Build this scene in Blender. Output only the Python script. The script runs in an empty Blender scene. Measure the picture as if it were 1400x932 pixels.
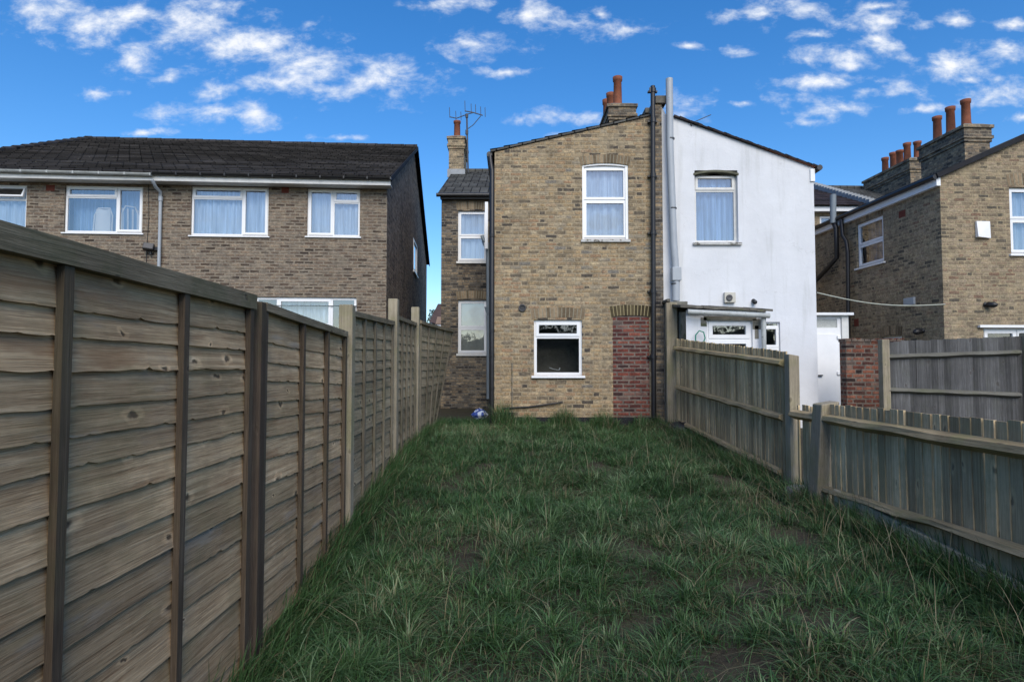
import bpy, math, random
import numpy as np
from mathutils import Vector, Matrix, noise as mnoise
random.seed(7)
rng = np.random.default_rng(11)
R = math.radians
scene = bpy.context.scene
COL = scene.collection

# ------------------------------------------------------------------ camera
FPX = 860.0
PITCH = R(2.6)
CZ = 1.5
cd = bpy.data.cameras.new('camera')
cam = bpy.data.objects.new('camera', cd)
COL.objects.link(cam)
cam.location = (0, 0, CZ)
cam.rotation_euler = (R(90) + PITCH, 0, 0)
cd.sensor_width = 36
cd.lens = 36 * FPX / 1400
cd.clip_start = 0.05
cd.clip_end = 3000
scene.camera = cam

def ray(u, v):
    dx = (u - 700) / FPX; dy = (466 - v) / FPX
    return Vector((dx, math.cos(PITCH) - dy * math.sin(PITCH), math.sin(PITCH) + dy * math.cos(PITCH)))
CAMP = Vector((0, 0, CZ))
def at(u, v, Y):
    d = ray(u, v); return CAMP + d * (Y / d.y)
def onX(u, v, X):
    d = ray(u, v); return CAMP + d * (X / d.x)

class Fr:
    def __init__(s, o, a):
        s.o = Vector(o); s.a = a
        s.d = Vector((math.cos(a), math.sin(a), 0)); s.n = Vector((-math.sin(a), math.cos(a), 0))
    def loc(s, p):
        q = p - s.o; return Vector((q.dot(s.d), q.dot(s.n), q.z))
    def world(s, p):
        return s.o + s.d * p[0] + s.n * p[1] + Vector((0, 0, p[2]))
    def pY(s, u, v, y=0):
        d = ray(u, v); t = (y - (CAMP - s.o).dot(s.n)) / d.dot(s.n); return s.loc(CAMP + d * t)
    def pX(s, u, v, x=0):
        d = ray(u, v); t = (x - (CAMP - s.o).dot(s.d)) / d.dot(s.d); return s.loc(CAMP + d * t)
W = Fr((0, 0, 0), 0)

def MF(y0):   # local (across, inward, z) for a wall facing -y
    return Matrix.Translation((0, y0, 0))
def MXp(x0):  # wall facing +x, across = y
    return Matrix(((0, -1, 0, x0), (1, 0, 0, 0), (0, 0, 1, 0), (0, 0, 0, 1)))
def MXm(x0):  # wall facing -x, across = -y
    return Matrix(((0, 1, 0, x0), (-1, 0, 0, 0), (0, 0, 1, 0), (0, 0, 0, 1)))
I4 = Matrix.Identity(4)

# ------------------------------------------------------------------ node helpers
class NT:
    def __init__(s, name):
        s.m = bpy.data.materials.new(name); s.m.use_nodes = True
        s.t = s.m.node_tree; s.t.nodes.clear()
        s.out = s.t.nodes.new('ShaderNodeOutputMaterial')
    def n(s, typ, **k):
        nd = s.t.nodes.new('ShaderNode' + typ)
        for a, b in k.items(): setattr(nd, a, b)
        return nd
    def put(s, sock, v):
        if hasattr(v, 'is_output') or isinstance(v, bpy.types.NodeSocket): s.t.links.new(v, sock)
        elif isinstance(v, (tuple, list)) and len(v) == 3 and sock.type == 'RGBA': sock.default_value = (*v, 1)
        else: sock.default_value = v
    def math(s, op, a, b=None, c=None, clamp=False):
        nd = s.n('Math', operation=op, use_clamp=clamp)
        s.put(nd.inputs[0], a)
        if b is not None: s.put(nd.inputs[1], b)
        if c is not None: s.put(nd.inputs[2], c)
        return nd.outputs[0]
    def vmath(s, op, a, b=None, c=None):
        nd = s.n('VectorMath', operation=op)
        s.put(nd.inputs[0], a)
        if b is not None: s.put(nd.inputs[1], b)
        if c is not None: s.put(nd.inputs[2], c)
        return nd.outputs[1] if op in ('LENGTH', 'DISTANCE', 'DOT_PRODUCT') else nd.outputs[0]
    def mix(s, f, a, b, mode='MIX'):
        nd = s.n('Mix', data_type='RGBA', blend_type=mode)
        s.put(nd.inputs[0], f); s.put(nd.inputs[6], a); s.put(nd.inputs[7], b)
        return nd.outputs[2]
    def noise(s, vec, scale, detail=4, rough=.55, out=0, dist=0):
        nd = s.n('TexNoise'); s.put(nd.inputs['Vector'], vec)
        nd.inputs['Scale'].default_value = scale; nd.inputs['Detail'].default_value = detail
        nd.inputs['Roughness'].default_value = rough; nd.inputs['Distortion'].default_value = dist
        return nd.outputs[out]
    def ramp(s, f, stops, interp='LINEAR'):
        nd = s.n('ValToRGB'); cr = nd.color_ramp; cr.interpolation = interp
        while len(cr.elements) > 1: cr.elements.remove(cr.elements[-1])
        for i, (p, c) in enumerate(stops):
            e = cr.elements[0] if i == 0 else cr.elements.new(p)
            e.position = p
            e.color = (c, c, c, 1) if isinstance(c, (int, float)) else (*c, 1)
        s.put(nd.inputs[0], f); return nd.outputs[0]
    def sep(s, v):
        nd = s.n('SeparateXYZ'); s.put(nd.inputs[0], v); return nd.outputs
    def comb(s, x=0, y=0, z=0):
        nd = s.n('CombineXYZ'); s.put(nd.inputs[0], x); s.put(nd.inputs[1], y); s.put(nd.inputs[2], z); return nd.outputs[0]
    def smooth(s, v, a, b):
        nd = s.n('MapRange', interpolation_type='SMOOTHSTEP'); s.put(nd.inputs[0], v)
        nd.inputs[1].default_value = a; nd.inputs[2].default_value = b; return nd.outputs[0]
    def bump(s, h, strength, dist):
        nd = s.n('Bump'); s.put(nd.inputs['Height'], h)
        nd.inputs['Strength'].default_value = strength; nd.inputs['Distance'].default_value = dist
        return nd.outputs[0]
    def finish(s, col, rough=.85, nrm=None, spec=.3, metal=0):
        p = s.n('BsdfPrincipled'); s.put(p.inputs['Base Color'], col); s.put(p.inputs['Roughness'], rough)
        p.inputs['Specular IOR Level'].default_value = spec; p.inputs['Metallic'].default_value = metal
        if nrm is not None: s.put(p.inputs['Normal'], nrm)
        s.t.links.new(p.outputs[0], s.out.inputs[0]); return s.m
    def obj(s): return s.n('TexCoord').outputs['Object']
    def island(s): return s.n('NewGeometry').outputs['Random Per Island']

def wall_uv(T):
    tc = T.n('TexCoord'); x, y, z = T.sep(tc.outputs['Object'])
    nx, ny, nz = T.sep(tc.outputs['Normal'])
    side = T.math('GREATER_THAN', T.math('ABSOLUTE', nx), .6)
    u = T.math('ADD', T.math('MULTIPLY', y, side), T.math('MULTIPLY', x, T.math('SUBTRACT', 1, side)))
    return tc.outputs['Object'], u, z

def brick_mat(name, cols, mortar, bond='flemish', mort=.013, smear=.5, soot=.4, sootcol=(.035, .033, .03), bh=.075, bw=.225, rough_edge=.006, erode=.010, shrink=.010, streak=None, bumpd=.012):
    T = NT(name); P, u0, v0 = wall_uv(T)
    wob = T.noise(P, 9, 3, .6, out=1); wx, wy, wz = T.sep(wob)
    lowx, lowy, lowz = T.sep(T.noise(P, .9, 2, .5, out=1))
    u = T.math('ADD', u0, T.math('MULTIPLY_ADD', wx, rough_edge * 2, -rough_edge))
    v = T.math('ADD', v0, T.math('MULTIPLY_ADD', wy, rough_edge * 2, -rough_edge))
    v = T.math('ADD', v, T.math('MULTIPLY_ADD', lowx, .03, -.015))
    vr = T.math('DIVIDE', v, bh); row = T.math('FLOOR', vr); fz = T.math('MULTIPLY', T.math('FRACT', vr), bh)
    odd = T.math('FLOORED_MODULO', row, 2)
    if bond == 'flemish':
        P2 = bw * 1.5
        uu = T.math('DIVIDE', T.math('MULTIPLY_ADD', odd, P2 / 2, u), P2)
        fl = T.math('FLOOR', uu); fx = T.math('MULTIPLY', T.math('FRACT', uu), P2)
        hd = T.math('LESS_THAN', fx, bw / 2)
        nh = T.math('SUBTRACT', 1, hd)
        lc = T.math('SUBTRACT', fx, T.math('MULTIPLY', nh, bw / 2))
        w = T.math('MULTIPLY_ADD', nh, bw / 2, bw / 2)
        cid = T.math('MULTIPLY_ADD', fl, 2, hd)
    else:
        jit = 0
        uu = T.math('DIVIDE', T.math('MULTIPLY_ADD', odd, bw / 2, u), bw)
        cid = T.math('FLOOR', uu); lc = T.math('MULTIPLY', T.math('FRACT', uu), bw); w = bw
    e1 = T.math('MINIMUM', lc, T.math('SUBTRACT', w, lc))
    e2 = T.math('MINIMUM', fz, T.math('SUBTRACT', bh, fz))
    e = T.math('MINIMUM', e1, e2)
    fn = T.noise(P, 45, 4, .65)
    e = T.math('MULTIPLY_ADD', fn, erode * 1.9, T.math('SUBTRACT', e, erode * .95))
    wnb = T.n('TexWhiteNoise', noise_dimensions='2D'); T.put(wnb.inputs['Vector'], T.comb(T.math('ADD', cid, 57.3), row))
    e = T.math('MULTIPLY_ADD', wnb.outputs['Value'], -shrink, e)
    mask = T.smooth(e, mort * .35, mort * .75)       # 1 = brick
    wn = T.n('TexWhiteNoise', noise_dimensions='2D'); T.put(wn.inputs['Vector'], T.comb(cid, row))
    rv = wn.outputs['Value']; wr, wg, wb = T.sep(wn.outputs['Color'])
    big = T.noise(P, .7, 3, .6)
    rv2 = T.math('ADD', rv, T.math('MULTIPLY_ADD', big, .7, -.35), clamp=True)
    bc = T.ramp(rv2, cols)
    # within brick mottling
    mot = T.noise(P, 28, 5, .7)
    bc = T.mix(1, bc, T.ramp(mot, [(.28, .45), (.5, .95), (.72, 1.5)]), 'MULTIPLY')
    bc = T.mix(T.math('MULTIPLY', T.math('GREATER_THAN', wg, .85), .45), bc, mortar)
    mc = T.mix(1, mortar, T.ramp(T.noise(P, 14, 4, .6), [(.3, .6), (.7, 1.15)]), 'MULTIPLY')
    bl = T.noise(P, 6, 5, .7)
    # worn patches where mortar is smeared over the brick faces
    sm = T.smooth(T.noise(P, 2.3, 6, .68, dist=.6), .53, .68)
    smf = T.math('MULTIPLY', sm, smear)
    col = T.mix(T.math('MULTIPLY', mask, T.math('SUBTRACT', 1, smf)), mc, bc)
    col = T.mix(1, col, T.ramp(bl, [(.3, (.66, .66, .7)), (.5, (1, 1, 1)), (.7, (1.28, 1.22, 1.12))]), 'MULTIPLY')
    st = T.smooth(T.noise(P, 1.1, 7, .66), .46, .7)
    col = T.mix(T.math('MULTIPLY', st, soot), col, T.mix(1, col, (.42, .42, .44), 'MULTIPLY'))
    sp = T.smooth(T.noise(P, 7, 6, .75), .62, .72)
    col = T.mix(T.math('MULTIPLY', sp, soot), col, sootcol)
    if streak:
        xs, ys, zs = T.sep(P)
        sv = T.noise(T.comb(T.math('MULTIPLY', u0, 3.0), 0, T.math('MULTIPLY', v0, .35)), 1.0, 5, .6)
        col = T.mix(T.math('MULTIPLY', T.smooth(sv, .5, .68), streak[0]), col, streak[1])
    hgt = T.math('ADD', T.math('MULTIPLY', mask, .8), T.math('MULTIPLY', mot, .35))
    return T.finish(col, T.math('MULTIPLY_ADD', mot, .15, .8), T.bump(hgt, .7, bumpd), .2)

STOCK = [(0, (.075, .065, .055)), (.08, (.14, .115, .085)), (.2, (.23, .18, .115)), (.45, (.31, .225, .13)), (.62, (.36, .27, .16)), (.8, (.28, .18, .11)), (.92, (.42, .34, .22)), (1, (.2, .18, .15))]
M = {}
M['stock'] = brick_mat('yellow_stock_brick', STOCK, (.35, .285, .19), smear=.9, soot=.4, erode=.016, rough_edge=.009, bumpd=.018)
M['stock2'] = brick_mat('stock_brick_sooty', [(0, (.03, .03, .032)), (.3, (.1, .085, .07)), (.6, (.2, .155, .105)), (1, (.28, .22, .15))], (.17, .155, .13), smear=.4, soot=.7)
M['stock3'] = brick_mat('stock_brick_neat', [(0, (.1, .088, .07)), (.2, (.2, .158, .11)), (.5, (.28, .215, .145)), (.8, (.33, .265, .185)), (1, (.2, .13, .09))], (.33, .27, .175), smear=.85, soot=.4, erode=.014, rough_edge=.007)
M['brown'] = brick_mat('brown_rustic_brick', [(0, (.045, .034, .027)), (.2, (.1, .072, .055)), (.5, (.165, .122, .09)), (.8, (.205, .155, .114)), (1, (.25, .195, .145))], (.235, .2, .155), bond='stretcher', smear=.85, soot=.2, rough_edge=.005, mort=.02, shrink=.014)
M['brown_side'] = brick_mat('brown_gable_brick', [(0, (.07, .05, .04)), (.4, (.19, .135, .095)), (.7, (.26, .19, .13)), (1, (.3, .23, .17))], (.2, .17, .14), bond='stretcher', smear=.4, soot=.6)
M['red'] = brick_mat('red_infill_brick', [(0, (.045, .024, .024)), (.35, (.11, .034, .028)), (.7, (.165, .05, .036)), (1, (.2, .07, .05))], (.17, .14, .12), bond='stretcher', smear=0.05, soot=.12, rough_edge=.001, mort=.015)
M['redwall'] = brick_mat('red_garden_wall_brick', [(0, (.03, .02, .018)), (.4, (.13, .045, .03)), (.7, (.2, .075, .045)), (1, (.22, .1, .065))], (.16, .13, .105), bond='flemish', smear=.2, soot=.8)
M['chim'] = brick_mat('chimney_brick', [(0, (.06, .055, .05)), (.4, (.15, .12, .09)), (.7, (.24, .18, .12)), (1, (.33, .26, .17))], (.2, .175, .135), smear=.4, soot=.6)

def plain(name, col, rough=.6, spec=.3, var=.25, scale=6, bump=0, metal=0, spots=None, isl=0):
    T = NT(name); P = T.obj()
    f = T.noise(P, scale, 6, .65)
    c = T.mix(1, col, T.ramp(f, [(.25, 1 - var), (.75, 1 + var * .5)]), 'MULTIPLY')
    if isl: c = T.mix(1, c, T.ramp(T.island(), [(0, 1 - isl), (1, 1 + isl)]), 'MULTIPLY')
    if spots:
        c = T.mix(T.smooth(T.noise(P, spots[1], 6, .7), spots[2], spots[2] + .08), c, spots[0])
    nrm = T.bump(T.noise(P, scale * 8, 4, .6), bump, .01) if bump else None
    return T.finish(c, rough, nrm, spec, metal)

# white rough render
T = NT('white_render'); P = T.obj()
c = T.mix(1, (.66, .675, .7), T.ramp(T.noise(P, 1.3, 7, .6), [(.3, .9), (.7, 1.03)]), 'MULTIPLY')
c = T.mix(T.math('MULTIPLY', T.smooth(T.noise(P, 5, 8, .75), .62, .74), .5), c, (.36, .36, .34))
px, py, pz = T.sep(P)
c = T.mix(T.math('MULTIPLY', T.smooth(T.noise(T.comb(T.math('MULTIPLY', px, 5), 0, T.math('MULTIPLY', pz, .5)), 1, 6, .6), .52, .7), .35), c, (.4, .41, .39))
vo = T.n('TexVoronoi', feature='DISTANCE_TO_EDGE'); vo.inputs['Scale'].default_value = 1.1; T.put(vo.inputs['Vector'], T.vmath('ADD', P, T.vmath('MULTIPLY', T.noise(P, 2.5, 5, .6, out=1), (.6, .6, .6))))
ck = T.math('MULTIPLY', T.smooth(vo.outputs['Distance'], .006, .001), T.smooth(T.noise(P, .8, 3, .5), .45, .6))
c = T.mix(T.math('MULTIPLY', ck, .28), c, (.3, .3, .29))
M['render'] = T.finish(c, .85, T.bump(T.math('ADD', T.noise(P, 3, 4, .6), T.math('MULTIPLY', T.noise(P, 90, 3, .6), .25)), .5, .02), .2)
M['greyrender'] = plain('stained_grey_render', (.2, .19, .16), .9, .2, .5, 4, .4, spots=((.08, .09, .055), 3, .55))
M['upvc'] = plain('white_upvc', (.78, .79, .8), .35, .45, .06, 5)
M['upvc_old'] = plain('grubby_white_paint', (.62, .62, .6), .5, .4, .15, 9, .1, spots=((.25, .24, .21), 12, .63))
M['sillold'] = plain('peeling_painted_sill', (.5, .5, .48), .7, .3, .3, 12, .2, spots=((.1, .09, .07), 9, .52))
M['gutter'] = plain('weathered_white_gutter', (.4, .42, .41), .5, .4, .35, 5, spots=((.08, .09, .07), 9, .6))
M['blackgutter'] = plain('black_gutter', (.012, .012, .013), .4, .5, .3, 8)
M['blackpipe'] = plain('black_iron_pipe', (.014, .014, .016), .45, .5, .4, 10)
M['greypipe'] = plain('pale_grey_pipe', (.36, .39, .42), .45, .4, .12, 4, spots=((.2, .21, .2), 6, .66))
M['bluepipe'] = plain('grey_downpipe', (.2, .235, .26), .45, .4, .15, 4)
M['terra'] = plain('terracotta', (.22, .08, .045), .8, .2, .35, 7, .2, spots=((.1, .05, .035), 6, .62))
M['airbrick'] = plain('red_air_brick', (.16, .045, .03), .85, .2, .3, 20)
M['lead'] = plain('lead_flashing', (.28, .3, .32), .55, .4, .25, 6)
M['cement'] = plain('cement_coping', (.24, .23, .2), .9, .2, .35, 6, .3, spots=((.1, .1, .07), 5, .58))
M['darkstain'] = plain('dark_bitumen', (.02, .021, .025), .8, .2, .4, 5)
M['dark'] = plain('dark_interior', (.26, .24, .2), .9, .1)
M['darkmetal'] = plain('dark_metal', (.05, .05, .055), .5, .5, .2)
T = NT('net_curtain'); P = T.obj(); x, y, z = T.sep(P)
cc = T.mix(1, (.6, .72, .88), T.ramp(T.noise(T.comb(T.math('MULTIPLY', x, 14), T.math('MULTIPLY', y, 14), T.math('MULTIPLY', z, .8)), 1, 4, .6), [(.3, .6), (.65, 1.1)]), 'MULTIPLY')  # upright light and dark streaks paint fold shading; blue tint paints reflected sky
M['curtain'] = T.finish(cc, .9, None, .1)
T = NT('blue_curtain'); P = T.obj(); x, y, z = T.sep(P)
cc = T.mix(1, (.3, .46, .7), T.ramp(T.noise(T.comb(T.math('MULTIPLY', x, 14), T.math('MULTIPLY', y, 14), T.math('MULTIPLY', z, .8)), 1, 4, .6), [(.3, .5), (.65, 1.2)]), 'MULTIPLY')  # fold shading painted in as light and dark upright streaks
M['curtainblue'] = T.finish(cc, .9, None, .1)
M['blind'] = plain('cream_blind', (.5, .5, .46), .9, .1, .1, 3)
M['obscure'] = plain('obscured_glass', (.42, .44, .42), .35, .5, .25, 30, .3)
M['white'] = plain('white_plastic', (.8, .8, .8), .4, .4, .04)
M['cream'] = plain('cream_plastic', (.5, .48, .42), .5, .4, .1)
M['rope'] = plain('washing_line_rope', (.4, .42, .36), .8, .2, .2)
M['green'] = plain('green_hose', (.02, .2, .14), .4, .5, .1)
M['vouss'] = plain('arch_brick', (.22, .165, .105), .85, .2, .45, 16, .3, isl=.55)
M['mortar'] = plain('mortar', (.26, .24, .18), .9, .1, .3, 20)
M['mortary'] = plain('fresh_yellow_mortar', (.33, .28, .16), .9, .1, .25, 20)
M['vouss_dark'] = plain('dark_arch_brick', (.07, .055, .03), .85, .2, .4, 16, .3, isl=.5)
M['archhead'] = plain('mossy_arch_head', (.12, .12, .085), .9, .2, .4, 12, .3)
M['concrete'] = plain('gravel_board_concrete', (.5, .42, .28), .9, .2, .35, 5, .4, spots=((.09, .1, .06), 6, .6))
M['mossroof'] = plain('mossy_felt_roof', (.14, .13, .11), .9, .2, .4, 8, .6, spots=((.11, .12, .06), 10, .6))
M['pot'] = plain('dark_plastic_rubbish', (.02, .022, .025), .5, .4, .3)

# glass
T = NT('window_glass')
fr = T.n('Fresnel'); fr.inputs[0].default_value = 1.5
tr = T.n('BsdfTransparent'); tr.inputs[0].default_value = (.93, .96, .96, 1)
gl = T.n('BsdfGlossy'); gl.inputs['Roughness'].default_value = .02
T.put(gl.inputs['Normal'], T.bump(T.noise(T.obj(), 2.2, 2, .5), .12, .02))
ms = T.n('MixShader'); T.put(ms.inputs[0], T.math('MULTIPLY_ADD', fr.outputs[0], 1.4, .22, clamp=True))
T.t.links.new(tr.outputs[0], ms.inputs[1]); T.t.links.new(gl.outputs[0], ms.inputs[2]); T.t.links.new(ms.outputs[0], T.out.inputs[0])
M['glass'] = T.m

def roof_mat(name, base, var, moss, tw=.3, course=.3, spec=.25):
    T = NT(name); P = T.obj(); x, y, z = T.sep(P)
    isl = T.island()
    u = T.math('DIVIDE', T.math('ADD', x, T.math('MULTIPLY', T.math('FLOOR', T.math('MULTIPLY', isl, 997)), tw / 2)), tw)
    fu = T.math('FRACT', u); cell = T.math('FLOOR', u)
    wn = T.n('TexWhiteNoise', noise_dimensions='2D'); T.put(wn.inputs['Vector'], T.comb(cell, T.math('MULTIPLY', isl, 731)))
    c = T.mix(1, base, T.ramp(wn.outputs[0], [(0, 1 - var), (1, 1 + var)]), 'MULTIPLY')
    c = T.mix(1, c, T.ramp(T.noise(P, 1.2, 6, .65), [(.3, .8), (.7, 1.2)]), 'MULTIPLY')
    c = T.mix(T.math('MULTIPLY', T.smooth(T.noise(P, 9, 6, .75), .6, .72), .8), c, moss)
    c = T.mix(T.math('MULTIPLY', T.smooth(T.noise(P, 26, 3, .7), .69, .73), .8), c, (.3, .3, .22))
    gap = T.smooth(T.math('MINIMUM', fu, T.math('SUBTRACT', 1, fu)), .01, .09)
    c = T.mix(gap, (.006, .006, .006), c)
    h = T.math('ADD', T.math('ADD', gap, T.math('MULTIPLY', wn.outputs[0], .5)), T.math('MULTIPLY', T.noise(P, 40, 3, .6), .3))
    return T.finish(c, .8, T.bump(h, .6, .015), spec)
M['tile'] = roof_mat('dark_concrete_tile', (.034, .031, .03), .35, (.11, .105, .08))
M['slate'] = roof_mat('grey_slate', (.075, .075, .07), .3, (.13, .125, .075), tw=.25)
M['tiledark'] = roof_mat('brown_roof_tile', (.03, .022, .022), .4, (.05, .045, .035), tw=.18)

def wood(name, axis, cols, island=.3, green=.4, greencol=(.075, .085, .04), knots=1.0, orange=.0, rough=.85, bumps=.8, gscale=1.9):
    T = NT(name); P = T.obj(); isl = T.island()
    off = T.comb(T.math('MULTIPLY', isl, 37), T.math('MULTIPLY', isl, 91), T.math('MULTIPLY', isl, 53))
    Q = T.vmath('ADD', P, off)
    s = {'x': (.6, 24, 24), 'y': (24, .6, 24), 'z': (24, 24, .6)}[axis]
    G = T.vmath('MULTIPLY', Q, tuple(k * gscale for k in s))
    warp = T.vmath('MULTIPLY', T.noise(Q, 3, 2, .5, out=1), (.4, .4, .4))
    G = T.vmath('ADD', G, warp)
    g = T.noise(G, 1.0, 6, .72, dist=.05)
    fine = T.noise(T.vmath('MULTIPLY', G, (3.5, 3.5, 3.5)), 1.0, 3, .6)
    c = T.ramp(T.math('ADD', T.math('MULTIPLY', g, .65), T.math('MULTIPLY', fine, .35)), cols)
    c = T.mix(T.math('MULTIPLY', T.smooth(fine, .6, .72), .5), c, tuple(k * .35 for k in cols[1][1]))
    c = T.mix(1, c, T.ramp(isl, [(0, 1 - island), (.5, 1.0), (1, 1 + island)]), 'MULTIPLY')
    pt = T.noise(P, 1.4, 6, .65)
    c = T.mix(1, c, T.ramp(pt, [(.3, .7), (.7, 1.22)]), 'MULTIPLY')
    nv = T.noise(T.vmath('MULTIPLY', G, (6, 6, 6)), 1.0, 2, .6); c = T.mix(1, c, T.ramp(nv, [(.3, .8), (.7, 1.18)]), 'MULTIPLY')
    c = T.mix(T.math('MULTIPLY', T.smooth(T.noise(Q, 2.1, 6, .7), .47, .65), green), c, greencol)
    if orange:
        hv = T.noise(T.vmath('MULTIPLY', Q, {'x': (1.2, 4, 4), 'y': (4, 1.2, 4), 'z': (4, 4, 1.2)}[axis]), 1.7, 5, .65, out=1); h1, h2, h3 = T.sep(hv)
        c = T.mix(T.math('MULTIPLY', T.smooth(h1, .52, .72), .4), c, (.26, .215, .17))
        c = T.mix(T.math('MULTIPLY', T.smooth(h2, .54, .72), .4), c, (.3, .25, .13))
        s2 = {'x': (1, 5, 5), 'y': (5, 1, 5), 'z': (5, 5, 1)}[axis]
        oo = T.noise(T.vmath('MULTIPLY', Q, s2), 1.1, 5, .6)
        c = T.mix(T.math('MULTIPLY', T.smooth(oo, .58, .7), orange), c, (.24, .125, .06))
        c = T.mix(T.math('MULTIPLY', T.smooth(oo, .42, .3), orange), c, (.34, .31, .27))
    kh = 0.5
    if knots:
        qx, qy, qz = T.sep(Q)
        al = {'x': qx, 'y': qy, 'z': qz}[axis]; cr1, cr2 = {'x': (qy, qz), 'y': (qx, qz), 'z': (qx, qy)}[axis]
        K = T.comb(T.math('MULTIPLY', al, 2.8), T.math('MULTIPLY', T.math('ADD', cr1, cr2), 6.5), 0)
        K = T.vmath('ADD', K, T.vmath('MULTIPLY', T.noise(Q, 14, 2, .5, out=1), (.22, .35, 0)))
        vo = T.n('TexVoronoi', voronoi_dimensions='2D'); T.put(vo.inputs['Vector'], K); vo.inputs['Scale'].default_value = 1.0
        vd = vo.outputs['Distance']; kc = T.sep(vo.outputs['Color'])[0]
        sel = T.math('GREATER_THAN', kc, .5)
        vd = T.math('DIVIDE', vd, T.math('MULTIPLY_ADD', T.sep(vo.outputs['Color'])[1], .9, .45))
        core = T.math('MULTIPLY', T.smooth(vd, .085, .035), sel)
        ring = T.math('MULTIPLY', T.smooth(T.math('ABSOLUTE', T.math('SUBTRACT', vd, .12)), .07, .0), sel)
        c = T.mix(T.math('MULTIPLY', ring, .5 * knots), c, T.mix(1, c, (1.7, 1.65, 1.6), 'MULTIPLY'))
        c = T.mix(T.math('MULTIPLY', core, .8 * knots), c, (.05, .035, .025))
        kh = core
    h = T.math('ADD', T.math('MULTIPLY', g, .8), T.math('MULTIPLY', fine, .4))
    if knots: h = T.math('SUBTRACT', h, T.math('MULTIPLY', kh, .5))
    return T.finish(c, rough, T.bump(h, bumps, .006), .2)
BR = [(.25, (.1, .06, .032)), (.42, (.3, .203, .115)), (.55, (.46, .33, .195)), (.75, (.64, .495, .325))]
M['lap'] = wood('weathered_lap_board', 'y', BR, .34, .3, (.19, .165, .085), orange=.5)
M['lapgrey'] = wood('weathered_grey_lap_board', 'y', [(.25, (.1, .075, .045)), (.5, (.31, .245, .155)), (.75, (.5, .42, .29))], .3, .45, (.12, .125, .07))
M['batten'] = wood('brown_batten', 'z', [(.25, (.03, .022, .015)), (.5, (.085, .064, .045)), (.8, (.17, .135, .1))], .2, .2, knots=.3)
M['battengrey'] = wood('grey_batten', 'z', [(.25, (.08, .07, .05)), (.5, (.16, .14, .105)), (.8, (.25, .225, .175))], .2, .3, knots=.3)
M['cap'] = wood('capping_timber', 'y', [(.25, (.07, .055, .035)), (.5, (.2, .165, .11)), (.75, (.36, .31, .22))], .2, .45, knots=.6)
M['post'] = wood('dark_fence_post', 'z', [(.25, (.03, .022, .016)), (.5, (.075, .055, .04)), (.8, (.14, .11, .08))], .2, .25, knots=.4)
M['postgrey'] = wood('pale_fence_post', 'z', [(.25, (.14, .12, .085)), (.5, (.31, .265, .19)), (.8, (.46, .41, .31))], .1, .5, (.22, .21, .1), knots=.4)
M['feather'] = wood('silver_grey_paling', 'z', [(.25, (.19, .13, .065)), (.5, (.52, .4, .235)), (.75, (.75, .61, .4))], .4, .4, (.3, .27, .14), knots=.6)
M['feather2'] = wood('dark_grey_paling', 'z', [(.25, (.03, .03, .03)), (.5, (.085, .085, .085)), (.75, (.17, .172, .175))], .38, .25, (.06, .065, .045), knots=.5)
M['rail'] = wood('mossy_rail', 'y', [(.25, (.14, .1, .055)), (.5, (.38, .29, .165)), (.8, (.6, .48, .31))], .2, .5, (.26, .25, .1), knots=.4)
M['railx'] = wood('grey_cross_rail', 'x', [(.25, (.06, .055, .045)), (.5, (.13, .125, .105)), (.8, (.2, .195, .17))], .2, .5, (.1, .105, .06), knots=.2)

# ground
T = NT('garden_soil'); P = T.obj()
c = T.ramp(T.noise(P, 3, 8, .7), [(.3, (.03, .026, .02)), (.5, (.06, .052, .038)), (.7, (.07, .075, .04))])
c = T.mix(T.smooth(T.noise(P, 11, 6, .7), .58, .7), c, (.025, .04, .016))
M['ground'] = T.finish(c, .95, T.bump(T.noise(P, 30, 6, .7), .8, .03), .15)
T = NT('grass_blade')
at_ = T.n('Attribute', attribute_name='tint'); tv = at_.outputs['Color']; tr_, tg_, tb_ = T.sep(tv)
gc = T.ramp(tr_, [(0, (.024, .06, .022)), (.35, (.044, .106, .036)), (.6, (.072, .15, .055)), (.82, (.125, .21, .095)), (1, (.21, .3, .17))])
dc = T.ramp(tr_, [(0, (.11, .085, .05)), (1, (.3, .26, .17))])
gc = T.mix(tg_, gc, dc)
gc = T.mix(1, gc, T.ramp(T.noise(T.obj(), .9, 4, .6), [(.3, (.75, .8, .75)), (.7, (1.2, 1.15, 1.1))]), 'MULTIPLY')
p = T.n('BsdfPrincipled'); T.put(p.inputs['Base Color'], gc); p.inputs['Roughness'].default_value = .5; p.inputs['Specular IOR Level'].default_value = .35
tl = T.n('BsdfTranslucent'); T.put(tl.inputs[0], gc)
ms = T.n('MixShader'); ms.inputs[0].default_value = .25
T.t.links.new(p.outputs[0], ms.inputs[1]); T.t.links.new(tl.outputs[0], ms.inputs[2]); T.t.links.new(ms.outputs[0], T.out.inputs[0])
M['grass'] = T.m
M['leafdark'] = plain('distant_tree_leaf', (.07, .09, .055), .8, .2, .3, 1)
M['bark'] = plain('bark', (.06, .05, .04), .9, .2, .4, 10, .4)
M['farwall'] = plain('far_white_wall', (.75, .77, .8), .8, .2, .05)
M['farbrick'] = plain('far_brick_wall', (.25, .17, .12), .9, .2, .3, 3)
M['farroof'] = plain('far_roof', (.08, .055, .05), .9, .2, .3, 3)
T = NT('printed_bag'); P = T.obj()
vo = T.n('TexVoronoi'); vo.inputs['Scale'].default_value = 22; T.put(vo.inputs['Vector'], P)
M['bag'] = T.finish(T.ramp(T.sep(vo.outputs['Color'])[0], [(0, (.04, .08, .3)), (.45, (.04, .08, .3)), (.5, (.6, .65, .72)), (1, (.6, .65, .72))], 'CONSTANT'), .5)

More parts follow.
